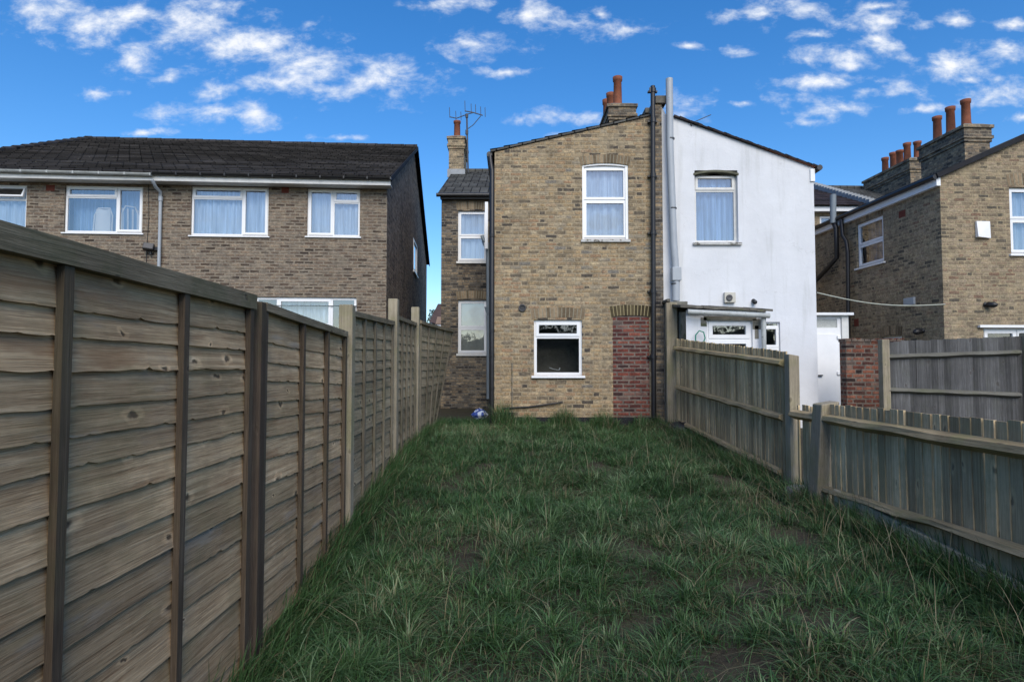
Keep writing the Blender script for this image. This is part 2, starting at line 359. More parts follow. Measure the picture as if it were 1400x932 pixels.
# ------------------------------------------------------------------ object helpers
OFF = {}
def tag(o, label=None, cat=None, group=None, kind=None):
    if label: o['label'] = label
    if cat: o['category'] = cat
    if group: o['group'] = group
    if kind: o['kind'] = kind
    return o
def root(name, loc, label, cat, group=None, rot=0, local=False, kind=None):
    o = bpy.data.objects.new(name, None); COL.objects.link(o)
    o.location = loc; o.rotation_euler = (0, 0, rot); o.empty_display_size = .2
    OFF[o.name] = Vector((0, 0, 0)) if local else Vector(loc)
    return tag(o, label, cat, group, kind)

class MB:
    def __init__(s): s.v = []; s.f = []; s.sm = []
    def add(s, vs, fs, M=I4, smooth=False):
        b = len(s.v)
        for p in vs: s.v.append(M @ Vector(p))
        for f in fs: s.f.append([b + i for i in f]); s.sm.append(smooth)
    def quad(s, a, b, c, d, M=I4): s.add([a, b, c, d], [(0, 1, 2, 3)], M)
    def box(s, x0, x1, y0, y1, z0, z1, M=I4):
        s.add([(x0, y0, z0), (x1, y0, z0), (x1, y1, z0), (x0, y1, z0), (x0, y0, z1), (x1, y0, z1), (x1, y1, z1), (x0, y1, z1)],
              [(0, 3, 2, 1), (4, 5, 6, 7), (0, 1, 5, 4), (1, 2, 6, 5), (2, 3, 7, 6), (3, 0, 4, 7)], M)
    def hexa(s, bot, top, M=I4):
        s.add(list(bot) + list(top), [(0, 3, 2, 1), (4, 5, 6, 7), (0, 1, 5, 4), (1, 2, 6, 5), (2, 3, 7, 6), (3, 0, 4, 7)], M)
    def beam(s, a, b, w, h, up=(0, 0, 1), M=I4):
        a = Vector(a); b = Vector(b); d = (b - a).normalized(); u = Vector(up)
        sd = d.cross(u).normalized() * (w / 2); u2 = sd.cross(d).normalized() * (h / 2)
        s.hexa([a - sd - u2, a + sd - u2, a + sd + u2, a - sd + u2], [b - sd - u2, b + sd - u2, b + sd + u2, b - sd + u2], M)
    def loft(s, rings, M=I4):
        k = len(rings[0]); vs = [p for rg in rings for p in rg]; fs = []
        for i in range(len(rings) - 1):
            for e in range(k): fs.append((i * k + e, i * k + (e + 1) % k, (i + 1) * k + (e + 1) % k, (i + 1) * k + e))
        fs += [tuple(range(k))[::-1], tuple((len(rings) - 1) * k + e for e in range(k))]
        s.add(vs, fs, M)
    def tube(s, pts, r, seg=12, M=I4, cap=True):
        pts = [Vector(p) for p in pts]; n = len(pts)
        rs = r if isinstance(r, (list, tuple)) else [r] * n
        rings = []; prev = None; vs = []
        for i, p in enumerate(pts):
            d = (pts[min(i + 1, n - 1)] - pts[max(i - 1, 0)]).normalized()
            if prev is None:
                a = Vector((1, 0, 0)) if abs(d.x) < .8 else Vector((0, 1, 0))
                e1 = (a - d * a.dot(d)).normalized()
            else: e1 = (prev - d * prev.dot(d)).normalized()
            prev = e1; e2 = d.cross(e1)
            for k in range(seg):
                t = 2 * math.pi * k / seg
                vs.append(p + (e1 * math.cos(t) + e2 * math.sin(t)) * rs[i])
        fs = []
        for i in range(n - 1):
            for k in range(seg):
                k2 = (k + 1) % seg
                fs.append((i * seg + k, i * seg + k2, (i + 1) * seg + k2, (i + 1) * seg + k))
        s.add(vs, fs, M, True)
        if cap:
            s.add([vs[k] for k in range(seg)], [tuple(range(seg))[::-1]], M)
            s.add([vs[(n - 1) * seg + k] for k in range(seg)], [tuple(range(seg))], M)
    def lathe(s, c, prof, seg=16, M=I4):   # prof [(r,z)] about vertical axis through c
        vs = []; fs = []
        for (r, z) in prof:
            for k in range(seg):
                t = 2 * math.pi * k / seg; vs.append((c[0] + r * math.cos(t), c[1] + r * math.sin(t), c[2] + z))
        for i in range(len(prof) - 1):
            for k in range(seg):
                k2 = (k + 1) % seg; fs.append((i * seg + k, i * seg + k2, (i + 1) * seg + k2, (i + 1) * seg + k))
        s.add(vs, fs, M, True)
    def build(s, name, mat, parent=None, origin=None, label=None, bevel=0):
        me = bpy.data.meshes.new(name)
        if parent is not None:
            off = OFF[parent.name]; OFFv = off
        else:
            off = Vector(origin) if origin is not None else Vector((0, 0, 0)); OFFv = off
        me.from_pydata([tuple(Vector(p) - off) for p in s.v], [], s.f); me.update()
        if any(s.sm): me.polygons.foreach_set('use_smooth', s.sm)
        me.materials.append(mat)
        o = bpy.data.objects.new(name, me); COL.objects.link(o)
        if parent is not None: o.parent = parent
        else: o.location = off
        OFF[o.name] = OFFv
        if bevel:
            b = o.modifiers.new('bevel', 'BEVEL'); b.width = bevel; b.segments = 2; b.limit_method = 'ANGLE'; b.harden_normals = False
        if label: o['label'] = label
        return o

def topz(poly, x):
    if x <= poly[0][0]: return poly[0][1]
    for (a, za), (b, zb) in zip(poly, poly[1:]):
        if a <= x <= b: return za + (zb - za) * ((x - a) / (b - a) if b > a else 0)
    return poly[-1][1]
def wall(mb, poly, z0, holes, Mx, reveal=.12, back=None):
    xs = sorted({round(p[0], 5) for p in poly} | {round(h[0], 5) for h in holes} | {round(h[1], 5) for h in holes})
    for a, b in zip(xs, xs[1:]):
        if b - a < 1e-4: continue
        m = (a + b) / 2
        hs = sorted([h for h in holes if h[0] - 1e-4 <= a and h[1] + 1e-4 >= b], key=lambda h: h[2])
        z = z0
        for h in hs:
            if h[2] > z + 1e-4: mb.quad((a, 0, z), (b, 0, z), (b, 0, h[2]), (a, 0, h[2]), Mx)
            z = h[3]
        mb.quad((a, 0, z), (b, 0, z), (b, 0, topz(poly, b - 1e-6)), (a, 0, topz(poly, a + 1e-6)), Mx)
    for h in holes:
        x0, x1, a, b = h[:4]; d = reveal
        mb.quad((x0, 0, a), (x0, d, a), (x0, d, b), (x0, 0, b), Mx)
        mb.quad((x1, 0, a), (x1, 0, b), (x1, d, b), (x1, d, a), Mx)
        mb.quad((x0, 0, b), (x0, d, b), (x1, d, b), (x1, 0, b), Mx)
        mb.quad((x0, 0, a), (x1, 0, a), (x1, d, a), (x0, d, a), Mx)
def plate(mb, x0, x1, z0, z1, holes, y0, y1, Mx):  # slab with rectangular holes
    xs = sorted({x0, x1} | {h[0] for h in holes} | {h[1] for h in holes})
    zs = sorted({z0, z1} | {h[2] for h in holes} | {h[3] for h in holes})
    def solid(i, j):
        if i < 0 or j < 0 or i >= len(xs) - 1 or j >= len(zs) - 1: return False
        cx = (xs[i] + xs[i + 1]) / 2; cz = (zs[j] + zs[j + 1]) / 2
        return not any(h[0] < cx < h[1] and h[2] < cz < h[3] for h in holes)
    for i in range(len(xs) - 1):
        for j in range(len(zs) - 1):
            if not solid(i, j): continue
            a, b, c, d = xs[i], xs[i + 1], zs[j], zs[j + 1]
            mb.quad((a, y0, c), (b, y0, c), (b, y0, d), (a, y0, d), Mx)
            mb.quad((a, y1, c), (a, y1, d), (b, y1, d), (b, y1, c), Mx)
            if not solid(i - 1, j): mb.quad((a, y0, c), (a, y0, d), (a, y1, d), (a, y1, c), Mx)
            if not solid(i + 1, j): mb.quad((b, y0, c), (b, y1, c), (b, y1, d), (b, y0, d), Mx)
            if not solid(i, j - 1): mb.quad((a, y0, c), (a, y1, c), (b, y1, c), (b, y0, c), Mx)
            if not solid(i, j + 1): mb.quad((a, y0, d), (b, y0, d), (b, y1, d), (a, y1, d), Mx)

def window(parent, Mx, x0, x1, z0, z1, lights, recess=.08, fm='upvc', curtain='curtain', sill=('upvc', .05, .05, .05), fw=.045, sw=.04, cgap=.14, glass='glass', label=None, cfold=None, cspan=(0, 1, 0, 1), open_light=None):
    """lights: (fx0,fx1,fz0,fz1,opening) fractions of the frame"""
    w = x1 - x0; h = z1 - z0
    outer = MB(); panes = []; holes = []
    for k, (a, b, c, d, op) in enumerate(lights):
        X0 = x0 + w * a + (fw if a == 0 else fw / 2); X1 = x0 + w * b - (fw if b == 1 else fw / 2)
        Z0 = z0 + h * c + (fw if c == 0 else fw / 2); Z1 = z0 + h * d - (fw if d == 1 else fw / 2)
        holes.append((X0, X1, Z0, Z1)); panes.append((X0, X1, Z0, Z1, op))
    plate(outer, x0, x1, z0, z1, holes, recess, recess + .07, Mx)
    for k, (X0, X1, Z0, Z1, op) in enumerate(panes):
        if op and k != open_light:
            e = .012
            plate(outer, X0 - e, X1 + e, Z0 - e, Z1 + e, [(X0 + sw, X1 - sw, Z0 + sw, Z1 - sw)], recess - .016, recess + .03, Mx)
    wo = outer.build('window', M[fm], parent, label=label)
    for k, (X0, X1, Z0, Z1, op) in enumerate(panes):
        if k == open_light:
            # top hung light standing open
            hgt = Z1 - Z0; ang = R(24)
            Mo = Mx @ Matrix.Translation((0, recess, Z1)) @ Matrix.Rotation(-ang, 4, 'X') @ Matrix.Translation((0, 0, -Z1))
            ob = MB(); plate(ob, X0, X1, Z0, Z1, [(X0 + sw, X1 - sw, Z0 + sw, Z1 - sw)], -.02, .025, Mo); ob.build('opening_light', M[fm], wo)
            pb = MB(); pb.box(X0 + sw - .004, X1 - sw + .004, 0, .006, Z0 + sw - .004, Z1 - sw + .004, Mo); pb.build('pane', M[glass], wo)
            continue
        i = sw - .004 if op else -.004
        pb = MB(); pb.quad((X0 + i, recess + .02, Z0 + i), (X1 - i, recess + .02, Z0 + i), (X1 - i, recess + .02, Z1 - i), (X0 + i, recess + .02, Z1 - i), Mx)
        pb.build('pane', M[glass], wo)
    if sill:
        sm, sx, sy, sh = sill
        sb = MB(); sb.hexa([(x0 - sx, -sy, z0 - sh), (x1 + sx, -sy, z0 - sh), (x1 + sx, recess - .001, z0 - sh), (x0 - sx, recess - .001, z0 - sh)],
                           [(x0 - sx, -sy, z0 - .012), (x1 + sx, -sy, z0 - .012), (x1 + sx, recess - .001, z0), (x0 - sx, recess - .001, z0)], Mx)
        sb.build('sill', M[sm], wo, bevel=.004)
    if curtain:
        cb = MB(); n = int(60 * max(w, 1)); vs = []; fs = []
        a, b, c, d = cspan
        ph = random.random() * 9; cfold = cfold or random.uniform(22, 46)
        for i in range(n + 1):
            X = x0 + w * (a + (b - a) * i / n)
            y = recess + cgap + .03 * math.sin(X * cfold + ph + 1.5 * math.sin(X * 7)) + .012 * math.sin(X * cfold * 2.3)
            vs += [(X, y, z0 + h * c), (X, y * 1.0, z0 + h * d)]
        for i in range(n): fs.append((2 * i, 2 * i + 2, 2 * i + 3, 2 * i + 1))
        cb.add(vs, fs, Mx, True); cb.build('curtain', M[curtain], wo)
    return wo

def arch(parent, Mx, x0, x1, zs, rise, h=.22, n=11, mat='vouss', mort='mortar', y=-.006, depth=.11, ext=0, name='window_arch'):
    w = (x1 - x0) / 2 + ext; cx = (x0 + x1) / 2
    Rr = (w * w + rise * rise) / (2 * rise); cz = zs + rise - Rr
    th = math.asin(w / Rr)
    def P(r, t, yy): return (cx + r * math.sin(t), yy, cz + r * math.cos(t))
    mb = MB(); mo = MB()
    for k in range(n):
        a = -th + 2 * th * k / n; b = -th + 2 * th * (k + 1) / n; g = (b - a) * .11
        j = random.uniform(-.004, .004)
        a += g; b -= g
        mb.hexa([P(Rr, a, y), P(Rr, b, y), P(Rr, b, depth), P(Rr, a, depth)], [P(Rr + h + j, a, y), P(Rr + h + j, b, y), P(Rr + h + j, b, depth), P(Rr + h + j, a, depth)], Mx)
    for k in range(n):
        a = -th + 2 * th * k / n; b = -th + 2 * th * (k + 1) / n
        mo.hexa([P(Rr + .003, a, y + .004), P(Rr + .003, b, y + .004), P(Rr + .003, b, depth - .004), P(Rr + .003, a, depth - .004)],
                [P(Rr + h - .003, a, y + .004), P(Rr + h - .003, b, y + .004), P(Rr + h - .003, b, depth - .004), P(Rr + h - .003, a, depth - .004)], Mx)
    ar = mb.build(name, M[mat], parent)
    mo.build('mortar_bed', M[mort], ar)
    return Rr, cz, th, cx

def arc_strip(mb, x0, x1, zs, rise, h, y0, y1, Mx, n=14, flat_top=None):
    w = (x1 - x0) / 2; cx = (x0 + x1) / 2; Rr = (w * w + rise * rise) / (2 * rise); cz = zs + rise - Rr; th = math.asin(min(1, w / Rr))
    for k in range(n):
        a = -th + 2 * th * k / n; b = -th + 2 * th * (k + 1) / n
        pa = (cx + Rr * math.sin(a), cz + Rr * math.cos(a)); pb = (cx + Rr * math.sin(b), cz + Rr * math.cos(b))
        if flat_top is None: la, lb = pa[1] - h, pb[1] - h
        else: la = lb = flat_top
        mb.hexa([(pa[0], y0, la), (pb[0], y0, lb), (pb[0], y1, lb), (pa[0], y1, la)], [(pa[0], y0, pa[1]), (pb[0], y0, pb[1]), (pb[0], y1, pb[1]), (pa[0], y1, pa[1])], Mx)

def slope(mb, A, B, C, D, n, t=.022, jit=.004):
    """tiled slope, A-B the eave, D-C the ridge"""
    A, B, C, D = map(Vector, (A, B, C, D)); nr = (B - A).cross(D - A).normalized()
    if nr.z < 0: nr = -nr
    for i in range(n):
        f0 = i / n; f1 = (i + 1) / n + .012
        a = A.lerp(D, f0); b = B.lerp(C, f0); c = B.lerp(C, min(f1, 1)); d = A.lerp(D, min(f1, 1))
        segs = max(1, int((b - a).length / 1.4)); vs = []; fs = []
        for k in range(segs + 1):
            q = k / segs; o = random.uniform(-jit, jit)
            lo = a.lerp(b, q); hi = d.lerp(c, q)
            vs += [lo + nr * (t + o) + (A - D).normalized() * (o * 1.5), hi + nr * .002, lo - nr * .004]
        for k in range(segs):
            j = 3 * k
            fs += [(j, j + 3, j + 4, j + 1), (j, j + 2, j + 5, j + 3)]
        mb.add(vs, fs)

def pot(parent, x, y, z, h, r=.12, name='chimney_pot'):
    mb = MB(); mb.lathe((x, y, z), [(r * .98, -.05), (r * .98, h * .1), (r * .88, h * .14), (r * .8, h * .85), (r * .95, h * .87), (r * 1.0, h), (r * .8, h), (r * .7, h * .8), (r * .7, h * .5)], 18)
    return mb.build(name, M['terra'], parent)

def chimney(parent, x0, x1, y0, y1, z0, z1, pots, pot_h, mat='chim', pr=.12, steps=((.0, .5, .03), (.0, .3, .06), (0, .15, .09)), flaunch=.08):
    mb = MB(); mb.box(x0, x1, y0, y1, z0, z1 - .42)
    for i, (za, zb, e) in enumerate(((.42, .34, .03), (.34, .26, .06), (.26, .08, .03), (.08, .0, .07))):
        mb.box(x0 - e, x1 + e, y0 - e, y1 + e, z1 - za, z1 - zb)
    ch = mb.build('chimney', M[mat], parent, bevel=.006)
    cb = MB(); cb.hexa([(x0 - .05, y0 - .05, z1), (x1 + .05, y0 - .05, z1), (x1 + .05, y1 + .05, z1), (x0 - .05, y1 + .05, z1)],
                       [(x0 + .1, y0 + .1, z1 + flaunch), (x1 - .1, y0 + .1, z1 + flaunch), (x1 - .1, y1 - .1, z1 + flaunch), (x0 + .1, y1 - .1, z1 + flaunch)])
    cb.build('coping', M['cement'], ch)
    for (px, py, ph) in pots: pot(ch, px, py, z1 + flaunch, ph, pr)
    return ch

# ------------------------------------------------------------------ ground
def interp(x, pts):
    if x <= pts[0][0]: return pts[0][1]
    for (a, za), (b, zb) in zip(pts, pts[1:]):
        if x <= b: return za + (zb - za) * (x - a) / (b - a)
    return pts[-1][1]
GL = [(0, -.12), (3.4, -.1), (5.3, .15), (7.4, .38), (9, .46), (12, .42), (40, .45)]
GR = [(0, .08), (3.7, .17), (6.5, .2), (9, .3), (12, .4), (40, .45)]
def gz(x, y):
    t = min(1, max(0, (x + 1.4) / 4.4))
    z = interp(y, GL) * (1 - t) + interp(y, GR) * t
    if -1.4 < x < 3.05 and y < 12.2:
        z += .07 * mnoise.noise(Vector((x * .9, y * .9, 3))) + .05 * mnoise.noise(Vector((x * 2.3, y * 2.3, 7)))
    return z
mb = MB()
gx = [-900, -200, -60, -25, -12, -6, -3] + [-2 + .15 * i for i in range(40)] + [4.4, 6, 9, 14, 25, 60, 200, 900]
gy = [-900, -200, -60, -20, -8, -3, -1, 0] + [.5 + .15 * i for i in range(85)] + [14, 16, 18, 20, 26, 40, 80, 200, 1500]
vs = [(x, y, gz(x, y)) for y in gy for x in gx]; nx = len(gx)
fs = [(j * nx + i, j * nx + i + 1, (j + 1) * nx + i + 1, (j + 1) * nx + i) for j in range(len(gy) - 1) for i in range(nx - 1)]
mb.add(vs, fs, I4, True)
tag(mb.build('ground', M['ground']), 'dark bare garden soil sloping up to the houses', 'ground', kind='structure')

# ------------------------------------------------------------------ grass
def blades(name, P, az, H, lean, wid, tint, dry, mat, label):
    n = len(P); ts = np.array([0, .3, .62, .85, 1.0])
    d = np.stack([np.cos(az), np.sin(az), np.zeros(n)], 1)
    sa = az + np.pi / 2 + rng.normal(0, .5, n)
    s = np.stack([np.cos(sa), np.sin(sa), np.zeros(n)], 1)
    V = np.zeros((n, 9, 3)); 
    for i, t in enumerate(ts):
        c = P + d * (H * lean * t ** 1.8)[:, None]
        c[:, 2] += H * (t - .45 * np.clip(lean, 0, 1.6) * t ** 2.2)
        w = (wid * (1 - t) ** .6 * (.75 + .5 * min(t * 3, 1)))[:, None] * .5
        if i < 4: V[:, 2 * i] = c - s * w; V[:, 2 * i + 1] = c + s * w
        else: V[:, 8] = c
    tri = np.array([[0, 1, 3], [0, 3, 2], [2, 3, 5], [2, 5, 4], [4, 5, 7], [4, 7, 6], [6, 7, 8]])
    F = (tri[None] + (np.arange(n) * 9)[:, None, None]).reshape(-1)
    me = bpy.data.meshes.new(name); me.vertices.add(n * 9); me.vertices.foreach_set('co', V.reshape(-1).astype(np.float32))
    nt = n * 7; me.loops.add(nt * 3); me.loops.foreach_set('vertex_index', F.astype(np.int32))
    me.polygons.add(nt); me.polygons.foreach_set('loop_start', (np.arange(nt) * 3).astype(np.int32)); me.polygons.foreach_set('loop_total', np.full(nt, 3, np.int32))
    me.polygons.foreach_set('use_smooth', np.ones(nt, bool))
    me.update(calc_edges=True)
    ca = me.color_attributes.new('tint', 'FLOAT_COLOR', 'POINT')
    C = np.ones((n, 9, 4), np.float32); C[:, :, 0] = tint[:, None]; C[:, :, 1] = dry[:, None]
    ca.data.foreach_set('color', C.reshape(-1))
    me.materials.append(mat)
    o = bpy.data.objects.new(name, me); COL.objects.link(o)
    return tag(o, label, 'grass', kind='stuff')

X0, X1, Y0, Y1 = -1.42, 3.0, 1.6, 11.85
NG = 120
gzt = np.array([[gz(X0 - .8 + (X1 - X0 + 1) * i / NG, Y0 + 9.2 * 1.6 * j / NG) for i in range(NG + 1)] for j in range(NG + 1)])
def gzv(x, y):
    fi = np.clip((x - X0 + .8) / (X1 - X0 + 1) * NG, 0, NG - .001); fj = np.clip((y - Y0) / (9.2 * 1.6) * NG, 0, NG - .001)
    i = fi.astype(int); j = fj.astype(int); a = fi - i; b = fj - j
    return (gzt[j, i] * (1 - a) + gzt[j, i + 1] * a) * (1 - b) + (gzt[j + 1, i] * (1 - a) + gzt[j + 1, i + 1] * a) * b
bald = [(1.05, 3.15, .24), (.3, 9.4, .4), (1.0, 4.7, .2), (1.75, 3.5, .26), (-.35, 4.6, .22), (1.1, 7.6, .3), (2.2, 5.0, .28), (.75, 3.7, .18), (1.5, 4.1, .2), (2.4, 7.2, .3), (-.6, 6.6, .22)]
parts = []
nt = 3300
tx = rng.uniform(X0 + .02, X1 - .02, nt); ty = rng.uniform(Y0, Y1, nt)
keep = np.ones(nt, bool)
for (bx, by, br) in bald: keep &= ((tx - bx) ** 2 + ((ty - by) * .8) ** 2) > (br * rng.uniform(.6, 1.1, nt)) ** 2
tx, ty = tx[keep], ty[keep]; nt = len(tx)
size = np.minimum(rng.gamma(1.8, .5, nt) * .9 + .3, 1.7)
dirb = np.array([mnoise.noise(Vector((a * .5, b * .5, 11))) * 4 for a, b in zip(tx, ty)])
lush = np.array([mnoise.noise(Vector((a * .6, b * .6, 21))) for a, b in zip(tx, ty)])
size *= 1 + .6 * lush
reach = ty < 20
Ps, az, H, le, wi, ti, dr = [], [], [], [], [], [], []
for k in range(nt):
    m = int(44 * size[k]) + 10
    r = np.abs(rng.normal(0, .055 * (0.6 + size[k] * .6), m)); a = rng.uniform(0, 2 * np.pi, m)
    x = tx[k] + r * np.cos(a); y = ty[k] + r * np.sin(a)
    Ps.append(np.stack([x, y, np.zeros(m)], 1))
    ax = np.cos(a) + .45 * math.cos(dirb[k]); ay = np.sin(a) + .45 * math.sin(dirb[k])
    az.append(np.arctan2(ay, ax) + rng.normal(0, .35, m))
    H.append(rng.uniform(.04, .145, m) * (.5 + .55 * size[k]))
    le.append(np.clip(.5 + r * 8 + rng.normal(0, .4, m), .05, 1.9))
    wi.append(rng.uniform(.003, .0085, m) * (1.35 if rng.uniform() < .25 else .9))
    base = .42 + .2 * rng.normal() + .25 * lush[k]
    ti.append(np.clip(base + rng.normal(0, .2, m), 0, 1))
    pd = max(0, mnoise.noise(Vector((tx[k] * 1.1, ty[k] * 1.1, 31)))) 
    dr.append((rng.uniform(0, 1, m) < (.05 + .6 * pd + (.3 if rng.uniform() < .08 else 0))).astype(float) * rng.uniform(.4, 1, m))
# loose single blades
m = 42000
Ps.append(np.stack([rng.uniform(X0, X1, m), rng.uniform(Y0, Y1, m), np.zeros(m)], 1)); az.append(rng.uniform(0, 6.28, m)); H.append(rng.uniform(.05, .14, m)); le.append(rng.uniform(.2, 1.4, m))
wi.append(rng.uniform(.003, .006, m)); ti.append(rng.uniform(.1, .7, m)); dr.append((rng.uniform(0, 1, m) < .12).astype(float) * .8)
# passage beside the house, sparse
m = 2500
Ps.append(np.stack([rng.uniform(-1.4, -.4, m), rng.uniform(11.8, 12.8, m) , np.zeros(m)], 1)); az.append(rng.uniform(0, 6.28, m)); H.append(rng.uniform(.08, .22, m)); le.append(rng.uniform(.2, 1.2, m))
wi.append(rng.uniform(.004, .008, m)); ti.append(rng.uniform(.1, .6, m)); dr.append(np.zeros(m))
# long flowering stems and dead straw
m = 1500
yy = rng.uniform(Y0 + .3, Y1, m); xx = np.where(rng.uniform(0, 1, m) < .4, rng.uniform(X1 - .75, X1 - .05, m), rng.uniform(X0, X1, m))
Ps.append(np.stack([xx, yy, np.zeros(m)], 1)); az.append(rng.uniform(0, 6.28, m)); H.append(rng.uniform(.2, .5, m)); le.append(rng.uniform(.2, 1.6, m))
wi.append(rng.uniform(.0025, .0045, m)); ti.append(rng.uniform(.3, 1, m)); dr.append(np.where(rng.uniform(0, 1, m) < .8, 1., 0.))
# rank growth along the house wall and the foot of the fences
for (xa, xb, ya, yb, m, h0, h1) in ((X0, X0 + .22, 2.2, 11.8, 6500, .1, .3), (-.35, 2.75, 11.5, 11.87, 7500, .08, .42), (X1 - .35, X1 - .02, 2, 11.5, 9000, .1, .32)):
    Ps.append(np.stack([rng.uniform(xa, xb, m), rng.uniform(ya, yb, m), np.zeros(m)], 1)); az.append(rng.uniform(0, 6.28, m)); H.append(rng.uniform(h0, h1, m)); le.append(rng.uniform(.1, .9, m))
    wi.append(rng.uniform(.004, .008, m)); ti.append(rng.uniform(.2, .8, m)); dr.append((rng.uniform(0, 1, m) < .1).astype(float))
# ragged edge
Ps = np.concatenate(Ps); az, H, le, wi, ti, dr = map(np.concatenate, (az, H, le, wi, ti, dr))
# keep the camera's own spot clear and widen far blades a little; drop what leaves the plot
ok = (Ps[:, 0] > X0 + .01) & (Ps[:, 0] < X1 - .01) | (Ps[:, 1] > 11.8)
for (bx, by, br) in bald: ok &= ~((((Ps[:, 0] - bx) ** 2 + ((Ps[:, 1] - by) * .8) ** 2) < (br * .7) ** 2) & ((rng.uniform(0, 1, len(Ps)) < .45) | (H > .12)))
Ps, az, H, le, wi, ti, dr = Ps[ok], az[ok], H[ok], le[ok], wi[ok], ti[ok], dr[ok]
# blades near a fence lean back into the garden
nl = Ps[:, 0] < X0 + .25; az[nl] = rng.uniform(-1.2, 1.2, nl.sum())
nr_ = Ps[:, 0] > X1 - .3; az[nr_] = np.pi + rng.uniform(-1.2, 1.2, nr_.sum())
edge = (Ps[:, 1] > 11.4) & (Ps[:, 0] > -.4)
H[edge] *= np.clip(.8 + 1.6 * np.array([mnoise.noise(Vector((x_ * 2.6, 5, 5))) for x_ in Ps[edge, 0]]), .25, 1.8)
Ps[:, 2] = gzv(Ps[:, 0], Ps[:, 1]) - .005
blades('grass', Ps, az, H, le, wi, ti, dr, M['grass'], 'long tussocky dark green grass with dead straw filling the garden')

# ------------------------------------------------------------------ left lap-panel fence
def board_run(mb, a0, a1, ztop0, ztop1, n, bh, Mx, seed, shear=None, seg=26, bulge=0.0):
    tops = [0]
    for k in range(n): tops.append(tops[-1] + bh * random.choice((.85, .93, 1.0, 1.07, 1.15)) * (1.25 if k == 0 else .72 + .42 * min(1, k / n * 1.5)))
    for k in range(n):
        t0, t1 = tops[k], tops[k + 1]
        ph = random.uniform(0, 100); A = random.choice((.002, .004, .005, .009))
        vs = []; fs = []
        so = random.uniform(-.002, .004)
        for i in range(seg + 1):
            f = i / seg; a = a0 + (a1 - a0) * f; zt = ztop0 + (ztop1 - ztop0) * f
            nz = mnoise.noise(Vector((a * 1.7 + ph, ph, 0))) * A * 1.6 + mnoise.noise(Vector((a * 9 + ph, ph, 4))) * A * .7 + max(0, mnoise.noise(Vector((a * 22 + ph, ph, 9))) - .25) * .022
            zu = zt - t0 + .012; zl = zt - t1 - .012 + nz
            bo = bulge * math.sin(f * math.pi * 3) * .4
            cup = mnoise.noise(Vector((a * 1.1 + ph, 8, ph))) * .004
            pts = [(a, .004, zu), (a, -.005 - cup + bo, (zu + zl) / 2), (a, -.014 + so - cup + bo, zl), (a, -.004, zl)]
            if shear: pts = [shear(p) for p in pts]
            vs += pts
        for i in range(seg):
            j = 4 * i
            for q in range(3): fs.append((j + q, j + q + 1, j + q + 5, j + q + 4))
        fs += [(0, 1, 2, 3), tuple(4 * seg + q for q in (3, 2, 1, 0))]
        mb.add(vs, fs, Mx)

FX = -1.40
fence = root('garden_fence', (FX, 6, .3), 'tall brown overlap board fence with dark uprights running along the left of the grass', 'fence')
panels = [  # y0, y1, top z0, z1, battens, style
    (-.42, 1.42, 1.90, 1.90, (.02, .5, .98), 0),
    (1.47, 3.33, None, None, (.005, .245, .625, .98), 0),
    (3.47, 5.20, None, None, (.01, .385, .70, .985), 0),
    (5.38, 7.28, None, None, (.02, .26, .5, .74, .98), 1),
    (7.50, 8.98, None, None, (.02, .26, .5, .74, .98), 1),
    (9.15, 11.7, None, None, (.02, .28, .5, .74, .99), 1)]
pxz = {1: ((0, 300, 1.72), (340, 404, 3.33)), 2: ((362, 413, 3.5), (470, 452, 5.2)), 3: ((483, 424, 5.45), (535, 438, 7.25)), 4: ((545, 432, 7.7), (565, 440, 8.9)), 5: ((571, 438, 9.3), (604, 450, 11.7))}
